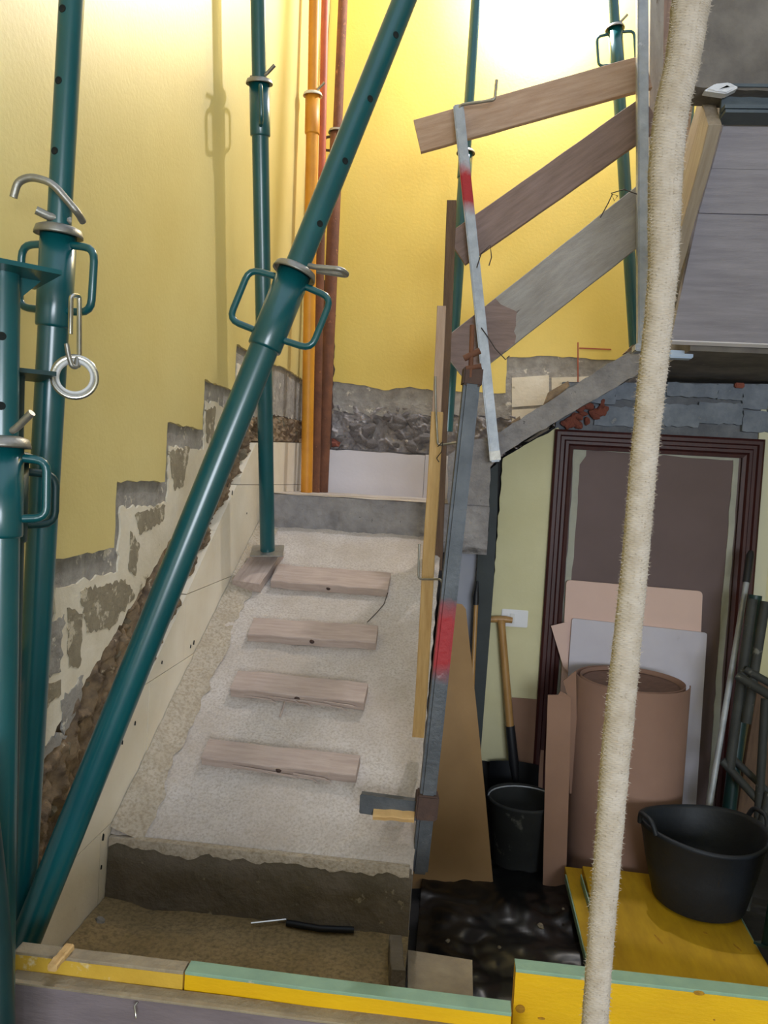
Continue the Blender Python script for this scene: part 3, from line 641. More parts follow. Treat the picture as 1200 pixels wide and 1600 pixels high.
# ================================================================== RAMP CLEATS
def rp_(x, y, h=0): return apl(x, y, RP+RN*h, RN)
for nm, (fl, fr, bl, br), lb in [
  ('c1', ((421, 912), (606, 929), (436, 886), (610, 896)), 'top ramp cleat with dark knot, below the landing edge'),
  ('c2', ((388, 997), (588, 1010), (396, 968), (590, 980)), 'second ramp cleat from the landing, dusty with knot'),
  ('c3', ((360, 1082), (570, 1104), (373, 1050), (574, 1070)), 'third ramp cleat from the landing, splintered front edge'),
  ('c4', ((316, 1187), (558, 1222), (326, 1160), (561, 1180)), 'lowest ramp cleat, splintered and nearest the riser')]:
    h = .020
    A, B, C, D = (rp_(*p, h) for p in (fl, fr, bl, br))
    # visible front face bottom edge -> take top face from back edge to upper front edge
    mid0 = (A+C)/2; mid1 = (B+D)/2; wv = ((C-A)+(D-B))/2
    o = board('ramp_cleat', mid0-RN*.004, mid1-RN*.004, wv, wv.length*.92, .034, 'cleat', None, lb, 'cleat', 'cleats nailed across the ramp', n=12, wob=.002)
    # knot
    kx = mid0+(mid1-mid0)*.5-wv.normalized()*wv.length*.44
    MB().lathe([(0, .006), (.008, .004), (.011, -.002)], kx, -wv.normalized()+RN*.3, 10).build('knot', 'rustdark', o)
    if nm in ('c3', 'c4'):
        for j in range(7):
            t = rnd.uniform(.3, .95); q = mid0+(mid1-mid0)*t-wv.normalized()*(wv.length*.5)+RN*rnd.uniform(-.012, .004)
            MB().tube([q-(mid1-mid0)*.2, q-wv.normalized()*.006, q+(mid1-mid0)*.05-wv.normalized()*rnd.uniform(.004, .015)-RN*.006], [.0018, .0025, .0006], 5).build('splinter', 'cleat', o)
# wood pad under the rear prop
A, B, C, D = rp_(362, 915, .02), rp_(408, 917, .02), rp_(392, 872, .02), rp_(436, 876, .02)
board('wood_pad', (A+B)/2, (C+D)/2+(C+D-A-B)*.15, B-A, (B-A).length, .038, 'cleat', None, 'short dusty board wedged under the slim prop base plate', 'board')
# wires on the ramp
tag(MB().tube([rp_(606, 926, .02), rp_(600, 944, .004), rp_(588, 958, .004), rp_(574, 972, .003)], .0014, 6).build('wire', 'wire'), 'thin wire bent below the right end of top cleat', 'wire')
tag(MB().tube([rp_(447, 1090, .01), rp_(442, 1108, .008), rp_(437, 1120, .003)], .002, 6).build('wood_splinter', 'cleat'), 'pale wood splinter lying below the third cleat', 'splinter')

# ================================================================== GUARD POSTS, UPRIGHTS, GUARD BOARDS
def sqtube(mb, p0, p1, wd_, wv):
    p0, p1 = V(p0), V(p1); ex = (p1-p0).normalized(); ey = (V(wv)-ex*V(wv).dot(ex)).normalized(); ez = ex.cross(ey)
    return mb.box((p0+p1)/2, ex*(p1-p0).length, ey*wd_, ez*wd_)
GP = thing('guard_post', 'grey steel guard post with red paint band clamped to ramp edge', 'post', ay(655, 1360, 1.93))
g0, g1 = ay(655, 1362, 1.93), ay(739, 575, 1.95); gd = (g1-g0)
def gpy(y): return g0+gd.normalized()*along(g0, g1, y)
def banded(name, z0, z1, bm_='zincdull'):
    m = M[bm_].copy(); m.name = name; nt = m.node_tree; N = nt.nodes; L = nt.links; b = N['Principled BSDF']
    src = b.inputs['Base Color'].links[0].from_socket
    tc = N.new('ShaderNodeTexCoord'); sx_ = N.new('ShaderNodeSeparateXYZ'); L.new(tc.outputs['Object'], sx_.inputs[0])
    nz = N.new('ShaderNodeTexNoise'); nz.inputs['Scale'].default_value = 30; L.new(tc.outputs['Object'], nz.inputs[0])
    ad = N.new('ShaderNodeMath'); ad.operation = 'MULTIPLY_ADD'; L.new(nz.outputs[0], ad.inputs[0]); ad.inputs[1].default_value = .05; L.new(sx_.outputs[2], ad.inputs[2])
    r_ = N.new('ShaderNodeValToRGB'); e = r_.color_ramp.elements; mr = N.new('ShaderNodeMapRange'); L.new(ad.outputs[0], mr.inputs[0])
    mr.inputs[1].default_value = z0-.03+.025; mr.inputs[2].default_value = z1+.03+.025; L.new(mr.outputs[0], r_.inputs[0])
    k = .05/(z1-z0+.06)
    e[0].position = .0; e[0].color = (0, 0, 0, 1); e[1].position = k*1.2; e[1].color = (1, 1, 1, 1)
    x = e.new(1-k*1.2); x.color = (1, 1, 1, 1); x = e.new(1); x.color = (0, 0, 0, 1)
    mx = N.new('ShaderNodeMix'); mx.data_type = 'RGBA'; L.new(r_.outputs[0], mx.inputs[0]); L.new(src, mx.inputs[6]); mx.inputs[7].default_value = lin('#a3161f'); L.new(mx.outputs[2], b.inputs['Base Color'])
    mt_ = N.new('ShaderNodeMath'); mt_.operation = 'MULTIPLY_ADD'; L.new(r_.outputs[0], mt_.inputs[0]); mt_.inputs[1].default_value = -.5; mt_.inputs[2].default_value = .55; L.new(mt_.outputs[0], b.inputs['Metallic'])
    return m
sqtube(MB(), g0, g1, .041, (1, .12, 0)).build('post_tube', banded('post_with_red_paint', gpy(1048).z, gpy(950).z, 'steelpost'), GP, bevel=.007)
j0 = ay(563, 1245, 1.90); j1 = ay(664, 1258, 1.91)
zj = rz(1.93)
jy = 1.95
J0, J1 = ay(564, 1243, jy), ay(662, 1256, jy)
MB().box((J0+J1)/2+V((0, 0, .0)), (J1-J0), (0, .045, 0), (0, 0, .006)).build('clamp_jaw', 'steelpost', GP)
MB().box((J0+J1)/2+V((0, -.022, -.012)), (J1-J0), (0, .006, 0), (0, 0, .05)).build('clamp_jaw', 'steelpost', GP, bevel=.002)
sqtube(MB(), gpy(1276), gpy(1238), .056, (1, .12, 0)).build('clamp_collar', 'rustdark', GP, bevel=.004)
sqtube(MB(), gpy(604), gpy(574), .048, (1, .12, 0)).build('head_collar', 'rustdark', GP, bevel=.004)
for (q0, q1, r) in [((735, 590), (738, 508), .006), ((725, 560), (750, 548), .008), ((728, 576), (752, 572), .007)]:
    MB().tube([ay(*q0, 1.93), ay(*q1, 1.93)], r, 10).build('head_rod', 'rust', GP)
board('wood_wedge', ay(584, 1266, 1.93), ay(648, 1270, 1.93), (0, 1, .5), .05, .016, 'wood', None, 'pale split wood wedge under the steel clamp jaw', 'wedge')
board('timber_upright', ay(654, 1149, 2.17), ay(684, 645, 2.20), (1, 0, 0), .034, .045, 'wood', None, 'bright pale wood upright at the right edge of ramp', 'upright')
board('timber_upright', ay(671, 905, 2.98), ay(690, 480, 2.98), (1, 0, 0), .034, .045, 'woodtan', None, 'short pale tan upright left of the brown upright', 'upright')
board('timber_upright', ay(683, 890, 3.12), ay(706, 316, 3.12), (1, 0, 0), .038, .05, 'wooddark', None, 'tall dark brown wood upright at the landing corner', 'upright')
# bent wire brackets
tag(MB().tube(rod_path([ay(655, 850, 2.14), ay(654, 905, 2.14), ay(690, 905, 2.10), ay(691, 918, 2.10)], .012), .0032, 8).build('wire_bracket', 'zinc'), 'bent wire bracket hooking pale upright to the steel post', 'bracket')
tag(MB().tube(rod_path([ay(680, 588, 2.16), ay(681, 640, 2.16), ay(684, 696, 2.15), ay(718, 691, 2.13), ay(719, 720, 2.13)], .01), .0032, 8).build('wire_bracket', 'zinc'), 'upper bent wire bracket near the post head', 'bracket')
MBw = MB().tube(rod_path([ay(684, 698, 2.14), ay(692, 690, 2.13), ay(690, 706, 2.13), ay(682, 716, 2.14), ay(686, 722, 2.14)], .004), .0014, 6)
tag(MBw.build('tie_wire', 'wire'), 'twisted tie wire at the joint of pale upright', 'wire')
# galvanised post on the upper flight
SP = thing('guard_post', 'light galvanised guard post with hook rod, standing at foot of guard boards', 'post', ay(775, 720, 3.19))
s0_, s1_ = ay(774, 722, 3.17), ay(716, 166, 3.17)
def spy(y): return s0_+(s1_-s0_).normalized()*along(s0_, s1_, y)
sqtube(MB(), s0_, s1_, .042, (1, 0, 0)).build('post_tube', banded('short_post_with_red_paint', spy(326).z, spy(266).z), SP, bevel=.005)
sqtube(MB(), spy(720), spy(704), .0445, (1, 0, 0)).build('end_cap', 'zinc', SP, bevel=.003)
MB().tube(rod_path([ay(716, 176, 3.16), ay(719, 164, 3.15), ay(773, 156, 3.12), ay(776, 125, 3.12)], .012), .006, 10).build('hook_rod', 'zinc', SP)
GP2 = thing('guard_post', 'tall galvanised guard post between guard boards and rope', 'post', ay(1004, 545, 3.17))
sqtube(MB(), ay(1004, 548, 3.17), ay(1003, -60, 3.17), .042, (1, 0, 0)).build('post_tube', 'zincdull', GP2, bevel=.005)
MB().box(ay(1004, 545, 3.17), (.07, 0, 0), (0, .07, 0), (0, 0, .03)).build('foot', 'zincdull', GP2, bevel=.004)
# boards
def gboard(c0, c1, wpx, m, lb, Y=3.225, t=.026):
    p0, p1 = ay(*c0, Y), ay(*c1, Y)
    return board('guard_board', p0, p1, (0, 0, 1), wpx*Y/FPX, t, m, None, lb, 'board', 'guard boards of the upper flight', n=10)
gboard((652, 214), (1012, 113), 50, 'woodtan', 'top tan guard board, flattest of the three sloping boards')
gboard((712, 392), (1018, 176), 54, 'woodmid', 'middle brown guard board sloping up to the tall post')
GB3 = gboard((706, 568), (1030, 312), 74, 'woodgrey', 'wide weathered grey guard board, lowest of the three')
# stained lower end of the grey board
e0, e1_ = ay(706, 568, 3.225), ay(1030, 312, 3.225); ed = (e1_-e0).normalized(); eu = (V((0, 0, 1))-ed*ed.z).normalized(); hw = 74*3.225/FPX/2
qs = jag([(.002, -hw+.002), (.25, -hw+.002), (.335, 0), (.30, hw-.002), (.002, hw-.002)], .03, .010, 77, keep=(0, 3, 4))
MB().prism([e0+ed*a+eu*b+V((0, -.0145, 0)) for a, b in qs], (0, .003, 0)).build('stained_end', 'woodmid', GB3)
for lb, pts in (('wire loop tied round the middle guard board at galvanised post', [(745, 418), (752, 396), (766, 383), (768, 402), (764, 415)]),
                ('wire tied round the grey guard board at galvanised post', [(752, 512), (762, 526), (774, 545), (790, 562), (796, 556)]),
                ('wire knot on the grey guard board beside tall post', [(938, 340), (950, 318), (957, 303), (965, 306), (960, 314), (955, 302), (975, 296), (1000, 305), (1020, 322)])):
    tag(MB().tube([ay(x, y, 3.145 if x < 800 else 3.17) for x, y in pts], .0022, 6).build('tie_wire', 'wire'), lb, 'wire')
# upright planks between tall post and rope
board('form_plank', ay(1022, 420, 3.35), ay(1026, -60, 3.35), (1, 0, 0), .055, .03, 'woodgrey', None, 'grey upright plank just behind the tall galvanised post', 'board')
board('form_plank', ay(1040, 400, 3.3), ay(1075, 90, 3.1), (1, 0, 0), .07, .03, 'woodtan', None, 'tan slanting plank behind the rope near tall post', 'board')
board('form_plank', ay(1020, 170, 3.45), ay(1048, -60, 3.45), (1, 0, 0), .06, .03, 'woodmid', None, 'brown slanting plank at the top beside the rope', 'board')

# ================================================================== ROPE
RO = thing('rope', 'thick fuzzy cream rope hanging down in front of the door', 'rope', ay(925, 1640, .5))
rk = [(1160, -1500, 27), (1130, -900, 27), (1106, -400, 27), (1086, -60, 28), (1076, 30, 27), (1066, 100, 25), (1050, 170, 25), (1041, 250, 25), (1038, 330, 24), (1036, 420, 22), (1028, 510, 21), (1018, 600, 21), (1008, 700, 20), (999, 800, 20), (990, 900, 20), (980, 1000, 21), (972, 1080, 22), (962, 1180, 22), (953, 1290, 21), (945, 1390, 20.5), (938, 1480, 20), (930, 1590, 20), (924, 1700, 20), (905, 2050, 20), (890, 2400, 20)]
def catm(P, t):
    k = len(P)-1; s = min(t*k, k-1e-6); i = int(s); f = s-i
    a, b, c, d = P[max(i-1, 0)], P[i], P[i+1], P[min(i+2, k)]
    return [b[j]+.5*f*(c[j]-a[j]+f*(2*a[j]-5*b[j]+4*c[j]-d[j]+f*(3*(b[j]-c[j])+d[j]-a[j]))) for j in range(3)]
NR, NS = 3000, 28; vs_, fs_ = [], []; hairs = MB(); rr = random.Random(11)
cen = []
for i in range(NR+1):
    x, y, r = catm(rk, i/NR); cen.append((ay(x, y, .5), r/FPX*.5))
for i, (c, r) in enumerate(cen):
    t = (cen[min(i+1, NR)][0]-cen[max(i-1, 0)][0]).normalized(); e1 = (RGT-t*RGT.dot(t)).normalized(); e2 = t.cross(e1)
    for j in range(NS):
        th = 2*math.pi*j/NS
        br = max(abs(math.sin(4*th+i*.40)), abs(math.sin(4*th-i*.40)))
        q = r*(.90+.13*br*br+.04*noise.noise(c*90+V((th, 0, 0))))
        d = e1*math.cos(th)+e2*math.sin(th)*.8
        vs_.append(c+d*q)
        if rr.random() < .13:
            p = c+d*q*.98; out = (d*rr.uniform(.4, 1)+t*rr.uniform(-1, 1)+e2*rr.uniform(-.4, .4)).normalized(); ln = rr.uniform(.0008, .0028)*(1.6 if rr.random() < .06 else 1)
            hairs.add([p-t*.00022, p+t*.00022, p+out*ln+t*rr.uniform(-.0006, .0006)], [(0, 1, 2)])
for i in range(NR):
    for j in range(NS): fs_.append((i*NS+j, i*NS+(j+1) % NS, (i+1)*NS+(j+1) % NS, (i+1)*NS+j))
MB().add(vs_, fs_, True).build('rope_core', 'rope', RO)
hairs.build('fibres', 'rope', RO, kind='stuff')

# ================================================================== FORM BOARDS AT THE FRONT
def fl(x, y, z): return az(x, y, z)
zt = EYE-.835
b0, b1, b2 = az(22, 1478, zt), az(288, 1508, zt), az(800, 1572, zt)
def panel(name, p0, p1, zt, h, t, facem, edgem, label, group=None, cap=.004):
    """formwork panel standing on edge: front face p0->p1 at top height zt"""
    p0, p1 = V((p0.x, p0.y, zt)), V((p1.x, p1.y, zt)); ex = (p1-p0).normalized(); n = V((-ex.y, ex.x, 0))
    T = thing(name, label, 'panel', (p0+p1)/2-V((0, 0, h)), group)
    L = (p1-p0).length
    o = board('core', (p0+p1)/2*0+p0+n*t/2-V((0, 0, h/2)), p1+n*t/2-V((0, 0, h/2)), (0, 0, 1), h-.002, t, facem, T, wob=.0006)
    board('edge_strip', p0+n*t/2+V((0, 0, .0)), p1+n*t/2+V((0, 0, .0)), (0, 0, 1), .006, t+.0006, edgem, T, wob=.0004, ch=.001)
    T['c'] = 0; del T['c']; CORE[label] = (o, p0, ex, n)
    return T
CORE = {}
panel('formwork_panel', az(22, 1489, zt), az(286, 1521, zt), zt, .16, .027, 'paneldull', 'sandledge', 'short worn formwork panel on edge at lower left, yellow rubbed pale')
panel('formwork_panel', az(289, 1521, zt), az(799, 1586, zt), zt, .16, .030, 'panelyellow', 'paneledge', 'long formwork panel on edge with green top edge and yellow strip')
pz = zt-.030
f0_, f1_ = az(24, 1519.5, pz), az(840, 1622, pz)
ex = (f1_-f0_).normalized(); n_ = V((-ex.y, ex.x, 0))
FP = thing('front_plank', 'stained purplish grey plank in front of the form panels', 'plank', (f0_+f1_)/2-V((0, 0, .3)))
board('plank_core', f0_-n_*.011+V((0, 0, -.15)), f1_-n_*.011+V((0, 0, -.15)), (0, 0, 1), .30, .030, 'plankface', FP, n=12)
board('dusty_edge', f0_-n_*.011+V((0, 0, .001)), f1_-n_*.011+V((0, 0, .001)), (0, 0, 1), .004, .031, 'sandledge', FP, wob=.0008, ch=.001)
pn = az(215, 1568, pz-.05); pn = ay(215, 1568, pn.y-.015)
q_ = ray(215, 1568)
tnl = ((f0_-n_*.027)-CAM).dot(n_)/q_.dot(n_); pn = CAM+q_*tnl
MB().tube([pn+n_*.01, pn-n_*.012+V((0, 0, .004)), pn-n_*.014+V((.004, 0, -.014))], .0016, 8).build('bent_nail', 'chrome', FP)
board('wood_stake', az(82, 1512, zt+.010), az(108, 1480, zt+.010), (1, 0, 0), .016, .012, 'wood', None, 'small split wood stake poking over the left form panel', 'stake')
# right panel
zr = EYE-.815
panel('formwork_panel', az(806, 1517, zr), az(1290, 1572, zr), zr, .42, .030, 'panelyellow', 'paneledge', 'big bright yellow formwork panel standing on edge below the rope')
ko, kp, kx, kn = CORE['big bright yellow formwork panel standing on edge below the rope']
for (xx, yy, a, b) in ((813, 1576, .008, .007), (1092, 1551, .009, .004), (846, 1591, .006, .002), (1116, 1593, .0015, .0015)):
    d_ = ray(xx, yy); c_ = CAM+d_*((kp-CAM).dot(kn)/d_.dot(kn))
    MB().prism([c_-kn*.0014+kx*a*math.cos(t)+V((0, 0, b*math.sin(t))) for t in [k*math.pi/6 for k in range(12)]], kn*.002).build('knot', 'knotwood', ko)
# board piece at the right end of the step, small loose things
board('edge_stop', ay(621, 1536, 1.58), ay(617, 1478, 1.78), (1, 0, 0), .03, .05, 'riser', None, 'damp short board at right end of the sandy step', 'board')
k0 = az(640, 1522, .40)
tag(MB().prism([az(637, 1484, .40), az(738, 1500, .40), az(739, 1560, .40), az(637, 1560, .40)], (0, 0, -.03)).build('sandy_plank', 'sandledge'), 'short sandy plank beside the lower step above black plastic', 'plank')
tag(MB().tube([az(448, 1442, .447), az(500, 1451, .447), az(553, 1453, .447)], .008, 8).build('rebar_piece', 'blade'), 'ribbed dark rebar piece lying along the riser foot', 'rebar')
tag(MB().tube([az(392, 1443, .444), az(447, 1437, .446)], .003, 6).build('steel_rod', 'chrome'), 'thin bright rod on sand left of the rebar', 'rod')
o = bpy.data.objects.new('pebble', stone_mesh('pebble', 2, 'mortar')); col.objects.link(o); o.location = az(156, 1440, .444); o.scale = (.013, .012, .010); tag(o, 'grey pebble at the foot of cream block panel', 'pebble')
# hose at the bottom left corner
hz = [ay(-42, 1180, 1.02), ay(-27, 1300, 1.02), ay(-16, 1400, 1.01), ay(-9, 1500, 1.0), ay(-5, 1600, .99), ay(-4, 1750, .98), ay(-4, 2050, .96)]
hz = [V((max(p.x, -.79), p.y, p.z)) for p in hz]
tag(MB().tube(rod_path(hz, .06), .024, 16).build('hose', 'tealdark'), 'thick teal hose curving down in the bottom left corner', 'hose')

# ================================================================== RIGHT-HAND STORE BELOW THE FLIGHT
def plsh(u, v):
    X, Y = -.04+.66*u, 2.05+1.05*v; p = V((X, Y, 0))
    return (X, Y, .02+.035*abs(noise.noise(p*5))+.018*abs(noise.noise(p*13)))
tag(MB().grid(plsh, 60, 80).build('plastic_sheet', 'plastic'), 'crumpled black plastic sheet on the floor beside ramp', 'plastic sheet')
for i in range(5):
    o = bpy.data.objects.new('rubble_crumb', sm[i]); col.objects.link(o); o.location = az(*[(845, 1447), (700, 1470), (780, 1480), (668, 1500), (880, 1420)][i], .075); s = [.012, .007, .006, .008, .006][i]; o.scale = (s, s, s*.7)
    tag(o, ['pale crumb of rubble on black plastic below cardboard strip', 'small crumb on black plastic near sandy plank', 'tiny crumb on plastic left of yellow panel', 'small crumb next to the sandy plank top', 'tiny crumb at foot of cardboard strip'][i], 'crumb')
# flat yellow panels
def flatpanel(q, z, t, m, label, knots=()):
    P = [az(x, y, z) for x, y in q]; ex = (P[1]-P[0]).normalized()
    T = thing('formwork_panel', label, 'panel', P[0]-V((0, 0, t)))
    c0, c1 = (P[0]+P[3])/2, (P[1]+P[2])/2
    core = board('core', c0-V((0, 0, t/2)), c1-V((0, 0, t/2)), P[3]-P[0], (P[3]-P[0]).length, t, m, T, wob=.0006)
    for (xx, yy, a, b) in knots:
        c_ = az(xx, yy, z)
        MB().prism([c_+V((a*math.cos(k)-.3*b*math.sin(k), b*math.sin(k), .0012)) for k in [q*math.pi/6 for q in range(12)]], (0, 0, -.002)).build('knot', 'knotwood', core)
    for a, b in ((P[0], P[1]), (P[3], P[2])):
        board('edge_strip', a-V((0, 0, t/2)), b-V((0, 0, t/2)), (0, 0, 1), t*.98, .005, 'paneledge', T, wob=.0003, ch=.001)
    return T
# long sides run away from the viewer
for k_, (xx, yy, lb) in enumerate([(935, 1395, 'rear timber bearer under the flat yellow panels'), (968, 1500, 'front timber bearer under the flat yellow panels')]):
    q_ = az(xx, yy, .042); board('timber_bearer', V((q_.x+.03, q_.y, .042)), V((q_.x+.46, q_.y+.02, .042)), (0, 0, 1), .082, .07, 'wooddark', None, lb, 'timber')
flatpanel([(962, 1545), (908, 1366), (1122, 1366), (1215, 1540)], .139, .027, 'panelshade', 'flat yellow formwork panel under the black tub', ((1029, 1468, .004, .026), (1102, 1458, .006, .007), (1152, 1481, .004, .02)))
flatpanel([(925, 1530), (884, 1366), (1085, 1366), (1180, 1540)], .111, .027, 'panelshade', 'lower flat yellow panel peeping out left under the upper one')
# black tub
tb = az(1090, 1408, .140); tb.z = .140; TS = .955
TUB = thing('rubber_tub', 'large black rubber tub standing on the flat yellow panel', 'tub', tb)
tub_p = [(r_*.955, h_*.955) for r_, h_ in [(0, .004), (.150, .004), (.160, .012), (.190, .14), (.212, .262), (.222, .270), (.222, .282), (.213, .284), (.206, .270), (.184, .14), (.154, .016), (0, .012)]]
def tub_mesh(o, prof, n=48, wave=.012):
    vs = []; 
    for r, h in prof:
        for j in range(n):
            th = 2*math.pi*j/n; hh = h+(wave*math.cos(2*(th-math.radians(18)))*(h/.28)**3 if h > .2 else 0)
            k = 1+.05*math.cos(2*(th-math.radians(18)))*(h/.28)
            vs.append(V(o)+V((r*k*math.cos(th), r*k*math.sin(th), hh)))
    k_ = len(prof); fs = [(i*n+j, i*n+(j+1) % n, (i+1)*n+(j+1) % n, (i+1)*n+j) for i in range(k_-1) for j in range(n)]
    return MB().add(vs, fs, True)
tub_mesh(tb, tub_p).build('tub_body', 'rubber', TUB)
for th in (math.radians(180+18), math.radians(18)):
    d = V((math.cos(th), math.sin(th), 0)); s = V((-d.y, d.x, 0)); c = tb+d*.216+V((0, 0, .282))
    MB().tube(rod_path([c-s*.05-V((0, 0, .012)), c-s*.035+V((0, 0, .03))+d*.01, c+s*.035+V((0, 0, .03))+d*.01, c+s*.05-V((0, 0, .012))], .03), .0085, 10).build('handle', 'rubber', TUB)
# second bucket
b2_ = ay(807, 1385, 3.14); b2_.z = .02
BK = thing('bucket', 'dusty black bucket between cardboard sheet and cardboard strip', 'bucket', b2_)
MB().lathe([(0, .003), (.105, .003), (.110, .01), (.136, .25), (.143, .26), (.143, .27), (.135, .27), (.130, .25), (.103, .012), (0, .012)], b2_, (0, 0, 1), 36).build('bucket_body', 'rubberdust', BK)
MB().tube([b2_+V((.14*math.cos(t), .14*math.sin(t)*.4-.02, .268+.03*math.sin(t))) for t in [math.pi*j/14 for j in range(15)]], .003, 8).build('bail_handle', 'zincdull', BK)
# tall cardboard sheet
def leaning(name, q, Ys, t, m, label, cat, jagamp=0, seed=0, parent=None, **k):
    P = [ay(x, y, Y) for (x, y), Y in zip(q, Ys)]
    n = (P[1]-P[0]).cross(P[2]-P[0]).normalized()
    if n.y < 0: n = -n
    return MB().prism(P, n*t).build(name, m, parent, label, cat, **k)
leaning('cardboard_sheet', [(628, 1407), (772, 1396), (758, 1240), (744, 1100), (728, 952), (722, 944), (706, 942), (690, 1030)], [2.86, 2.94, 3.0, 3.08, 3.16, 3.16, 3.14, 3.06], .005, 'card', 'tall tapering cardboard sheet leaning beside the ramp', 'cardboard')
leaning('cardboard_sheet', [(800, 1090), (856, 1094), (848, 1290), (796, 1290)], [3.49, 3.49, 3.47, 3.47], .004, 'cardpink', 'small cardboard piece leaning against the lime wall behind spade', 'cardboard')
leaning('cardboard_strip', [(856, 1086), (872, 1086), (876, 1080), (884, 1084), (892, 1090), (890, 1200), (884, 1388), (848, 1388), (852, 1200)], [3.06, 3.06, 3.06, 3.06, 3.06, 3.02, 2.96, 2.96, 3.02], .006, 'cardpink', 'narrow torn cardboard strip standing left of the paper roll', 'cardboard')
leaning('cardboard_scrap', [(880, 1064), (900, 1048), (903, 1240), (890, 1240), (888, 1092)], [3.14]*5, .004, 'cardpink', 'torn cardboard scrap between strip and paper roll', 'cardboard')
# paper roll
rc = ay(986, 1060, 3.19); rtop = rc.z; rc.z = 0; RR = .228
PR = thing('paper_roll', 'fat roll of brown protective paper standing upright by the door', 'roll', rc)
MB().lathe([(0, rtop-.035), (RR*.80, rtop-.018), (RR*.83, rtop-.014), (RR*.84, rtop-.05), (RR*.84, 0)], rc, (0, 0, 1), 48).build('wound_core', 'rolldark', PR)
sp = []
for j in range(110):
    th = math.radians(-10)-j/64*2*math.pi; r = RR-.030*j/109
    sp.append((r*math.cos(th), r*math.sin(th)))
n = len(sp); vs_ = [rc+V((x, y, 0)) for x, y in sp]+[rc+V((x, y, rtop)) for x, y in sp]+[rc+V((x*.982, y*.982, rtop)) for x, y in sp]+[rc+V((x*.982, y*.982, 0)) for x, y in sp]
MB().add(vs_, [(k*n+i, k*n+i+1, (k+1)*n+i+1, (k+1)*n+i) for k in range(3) for i in range(n-1)], True).build('outer_wrap', 'roll', PR, fixn=False)
# boards against the door
def round_rect(q, Ys, t, m, name, label, cat, r=.02):
    P = [ay(x, y, Y) for (x, y), Y in zip(q, Ys)]; n = (P[1]-P[0]).cross(P[2]-P[0]).normalized()
    if n.y < 0: n = -n
    out = []
    for i in range(4):
        a, b, c = P[i-1], P[i], P[(i+1) % 4]; s, e = b+(a-b).normalized()*r, b+(c-b).normalized()*r
        for j in range(5): tt = j/4; out.append(s*(1-tt)**2+b*2*tt*(1-tt)+e*tt*tt)
    return MB().prism(out, n*t).build(name, m, None, label, cat)
round_rect([(885, 906), (1098, 924), (1082, 1330), (862, 1330)], [3.484, 3.484, 3.466, 3.466], .010, 'pinkboard', 'leaning_board', 'pale pink board leaning on door behind the white board', 'board')
round_rect([(894, 966), (1105, 989), (1082, 1345), (866, 1345)], [3.466, 3.466, 3.446, 3.446], .010, 'whitepanel', 'leaning_board', 'white board leaning on the pink board behind paper roll', 'board', r=.012)
leaning('paper_scrap', [(861, 978), (885, 972), (888, 1050), (880, 1042)], [3.455]*4, .003, 'pinkboard', 'triangular pink scrap sticking out left of the leaning boards', 'cardboard')
# spade
g = ay(783, 968, 3.465); gb = ay(800, 1180, 3.425); ax_ = (gb-g).normalized()
SD = thing('spade', 'spade with wooden T-grip leaning against the lime wall', 'spade', ay(806, 1280, 3.40))
MB().tube([g+V((-.050, 0, -.004)), g+V((-.02, 0, 0)), g+V((.02, 0, .002)), g+V((.05, 0, 0))], [.014, .0155, .0155, .013], 14).build('t_grip', 'ash', SD)
MB().tube([g, g+ax_*.03, ay(797, 1136, 3.435)], [.021, .017, .018], 16).build('shaft', 'ash', SD)
MB().tube([ay(797, 1134, 3.435), ay(803, 1192, 3.425), ay(806, 1225, 3.415)], [.0205, .022, .012], 16).build('socket', 'blackgrip', SD)
def bladefn(u, v):
    x = (u-.5); p = ay(804, 1196, 3.425)+V((x*.22, .03*(4*x*x)-.0, 0))+V((.01, -.03, -.30))*v
    if v > .6: p.x -= x*.22*((v-.6)/.4)**2*.8
    return p+V((0, 0, .02*(1-4*x*x)*(1-v)))
bl = MB().grid(bladefn, 14, 14); bl.build('blade', 'blade', SD)
# stick
ST = thing('wood_stick', 'thin wooden handle with black tip standing behind the cardboard sheet', 'stick', ay(736, 1120, 3.30))
MB().tube([ay(726, 1328, 3.21), ay(744, 940, 3.37)], .010, 12).build('stick_shaft', 'ash', ST)
MB().tube([ay(743.5, 945, 3.367), ay(744, 932, 3.37), ay(745, 920, 3.375), ay(746, 908, 3.38)], [.0125, .013, .008, .004], 12).build('stick_tip', 'blackgrip', ST)
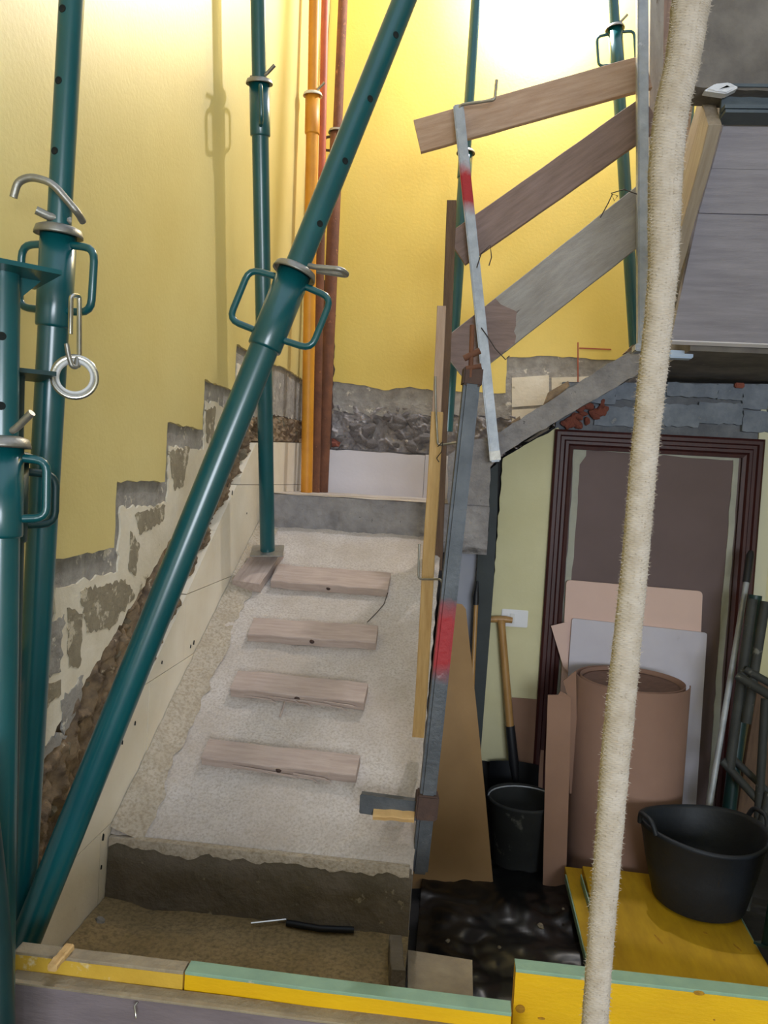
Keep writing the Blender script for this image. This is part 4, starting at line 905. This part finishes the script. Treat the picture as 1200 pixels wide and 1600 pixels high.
# broom pole
BP = thing('telescopic_pole', 'grey metal pole with black grip leaning on the right door casing', 'pole', ay(1104, 1275, 2.95))
MB().tube([ay(1104, 1285, 2.95), ay(1167, 905, 3.30)], .0115, 14).build('pole_tube', 'zincdull', BP)
MB().tube([ay(1166, 910, 3.295), ay(1172, 868, 3.33), ay(1174, 861, 3.335)], [.0155, .016, .010], 14).build('grip', 'blackgrip', BP)
# trestle and leftovers at the right edge
TR = thing('steel_trestle', 'dusty dark steel trestle folded at the right edge behind tub', 'trestle', ay(1170, 1330, 2.95))
for q, Ys, r in [(((1176, 936), (1140, 1200)), (3.15, 3.05), .019), (((1196, 940), (1166, 1130)), (3.12, 3.05), .018), (((1152, 1056), (1215, 1094)), (3.0, 2.9), .017), (((1165, 1046), (1225, 1080)), (3.08, 3.0), .015),
                 (((1128, 1188), (1200, 1268)), (3.06, 3.0), .016), (((1140, 1180), (1205, 1242)), (3.11, 3.05), .014), (((1196, 1092), (1184, 1290)), (3.03, 2.99), .016), (((1202, 1240), (1164, 1420)), (2.98, 2.93), .017)]:
    MB().tube([ay(*q[0], Ys[0]), ay(*q[1], Ys[1])], r, 12).build('trestle_tube', 'trestle', TR)
p0 = ay(1136, 1290, 3.12); p1 = ay(1180, 930, 3.22)
tag(MB().tube([p0, p1], .026, 18).tube([p0+(p1-p0)*.45, p0+(p1-p0)*.62], .031, 18).build('stored_prop', 'tealdark'), 'dark teal prop tube standing in the right corner behind pole', 'prop')
p0, p1 = ay(1203, 1480, 2.46), ay(1240, 1260, 2.56)
tag(MB().tube([p0, p1], .026, 18).tube([p0-(p1-p0).normalized()*.004, p0+(p1-p0).normalized()*.004], .05, 4).build('stored_prop', 'tealdark'), 'dark teal prop tube at the right edge below the trestle', 'prop')
board('stored_board', ay(1176, 1290, 3.30), ay(1212, 1066, 3.36), (1, 0, 0), .15, .03, 'wooddark', None, 'weathered brown board standing on end at the right edge', 'board')
board('stored_board', ay(1225, 1560, 2.36), ay(1250, 1300, 2.42), (1, 0, 0), .10, .03, 'woodgrey', None, 'grey board end at lower right beside the flat yellow panel', 'board')
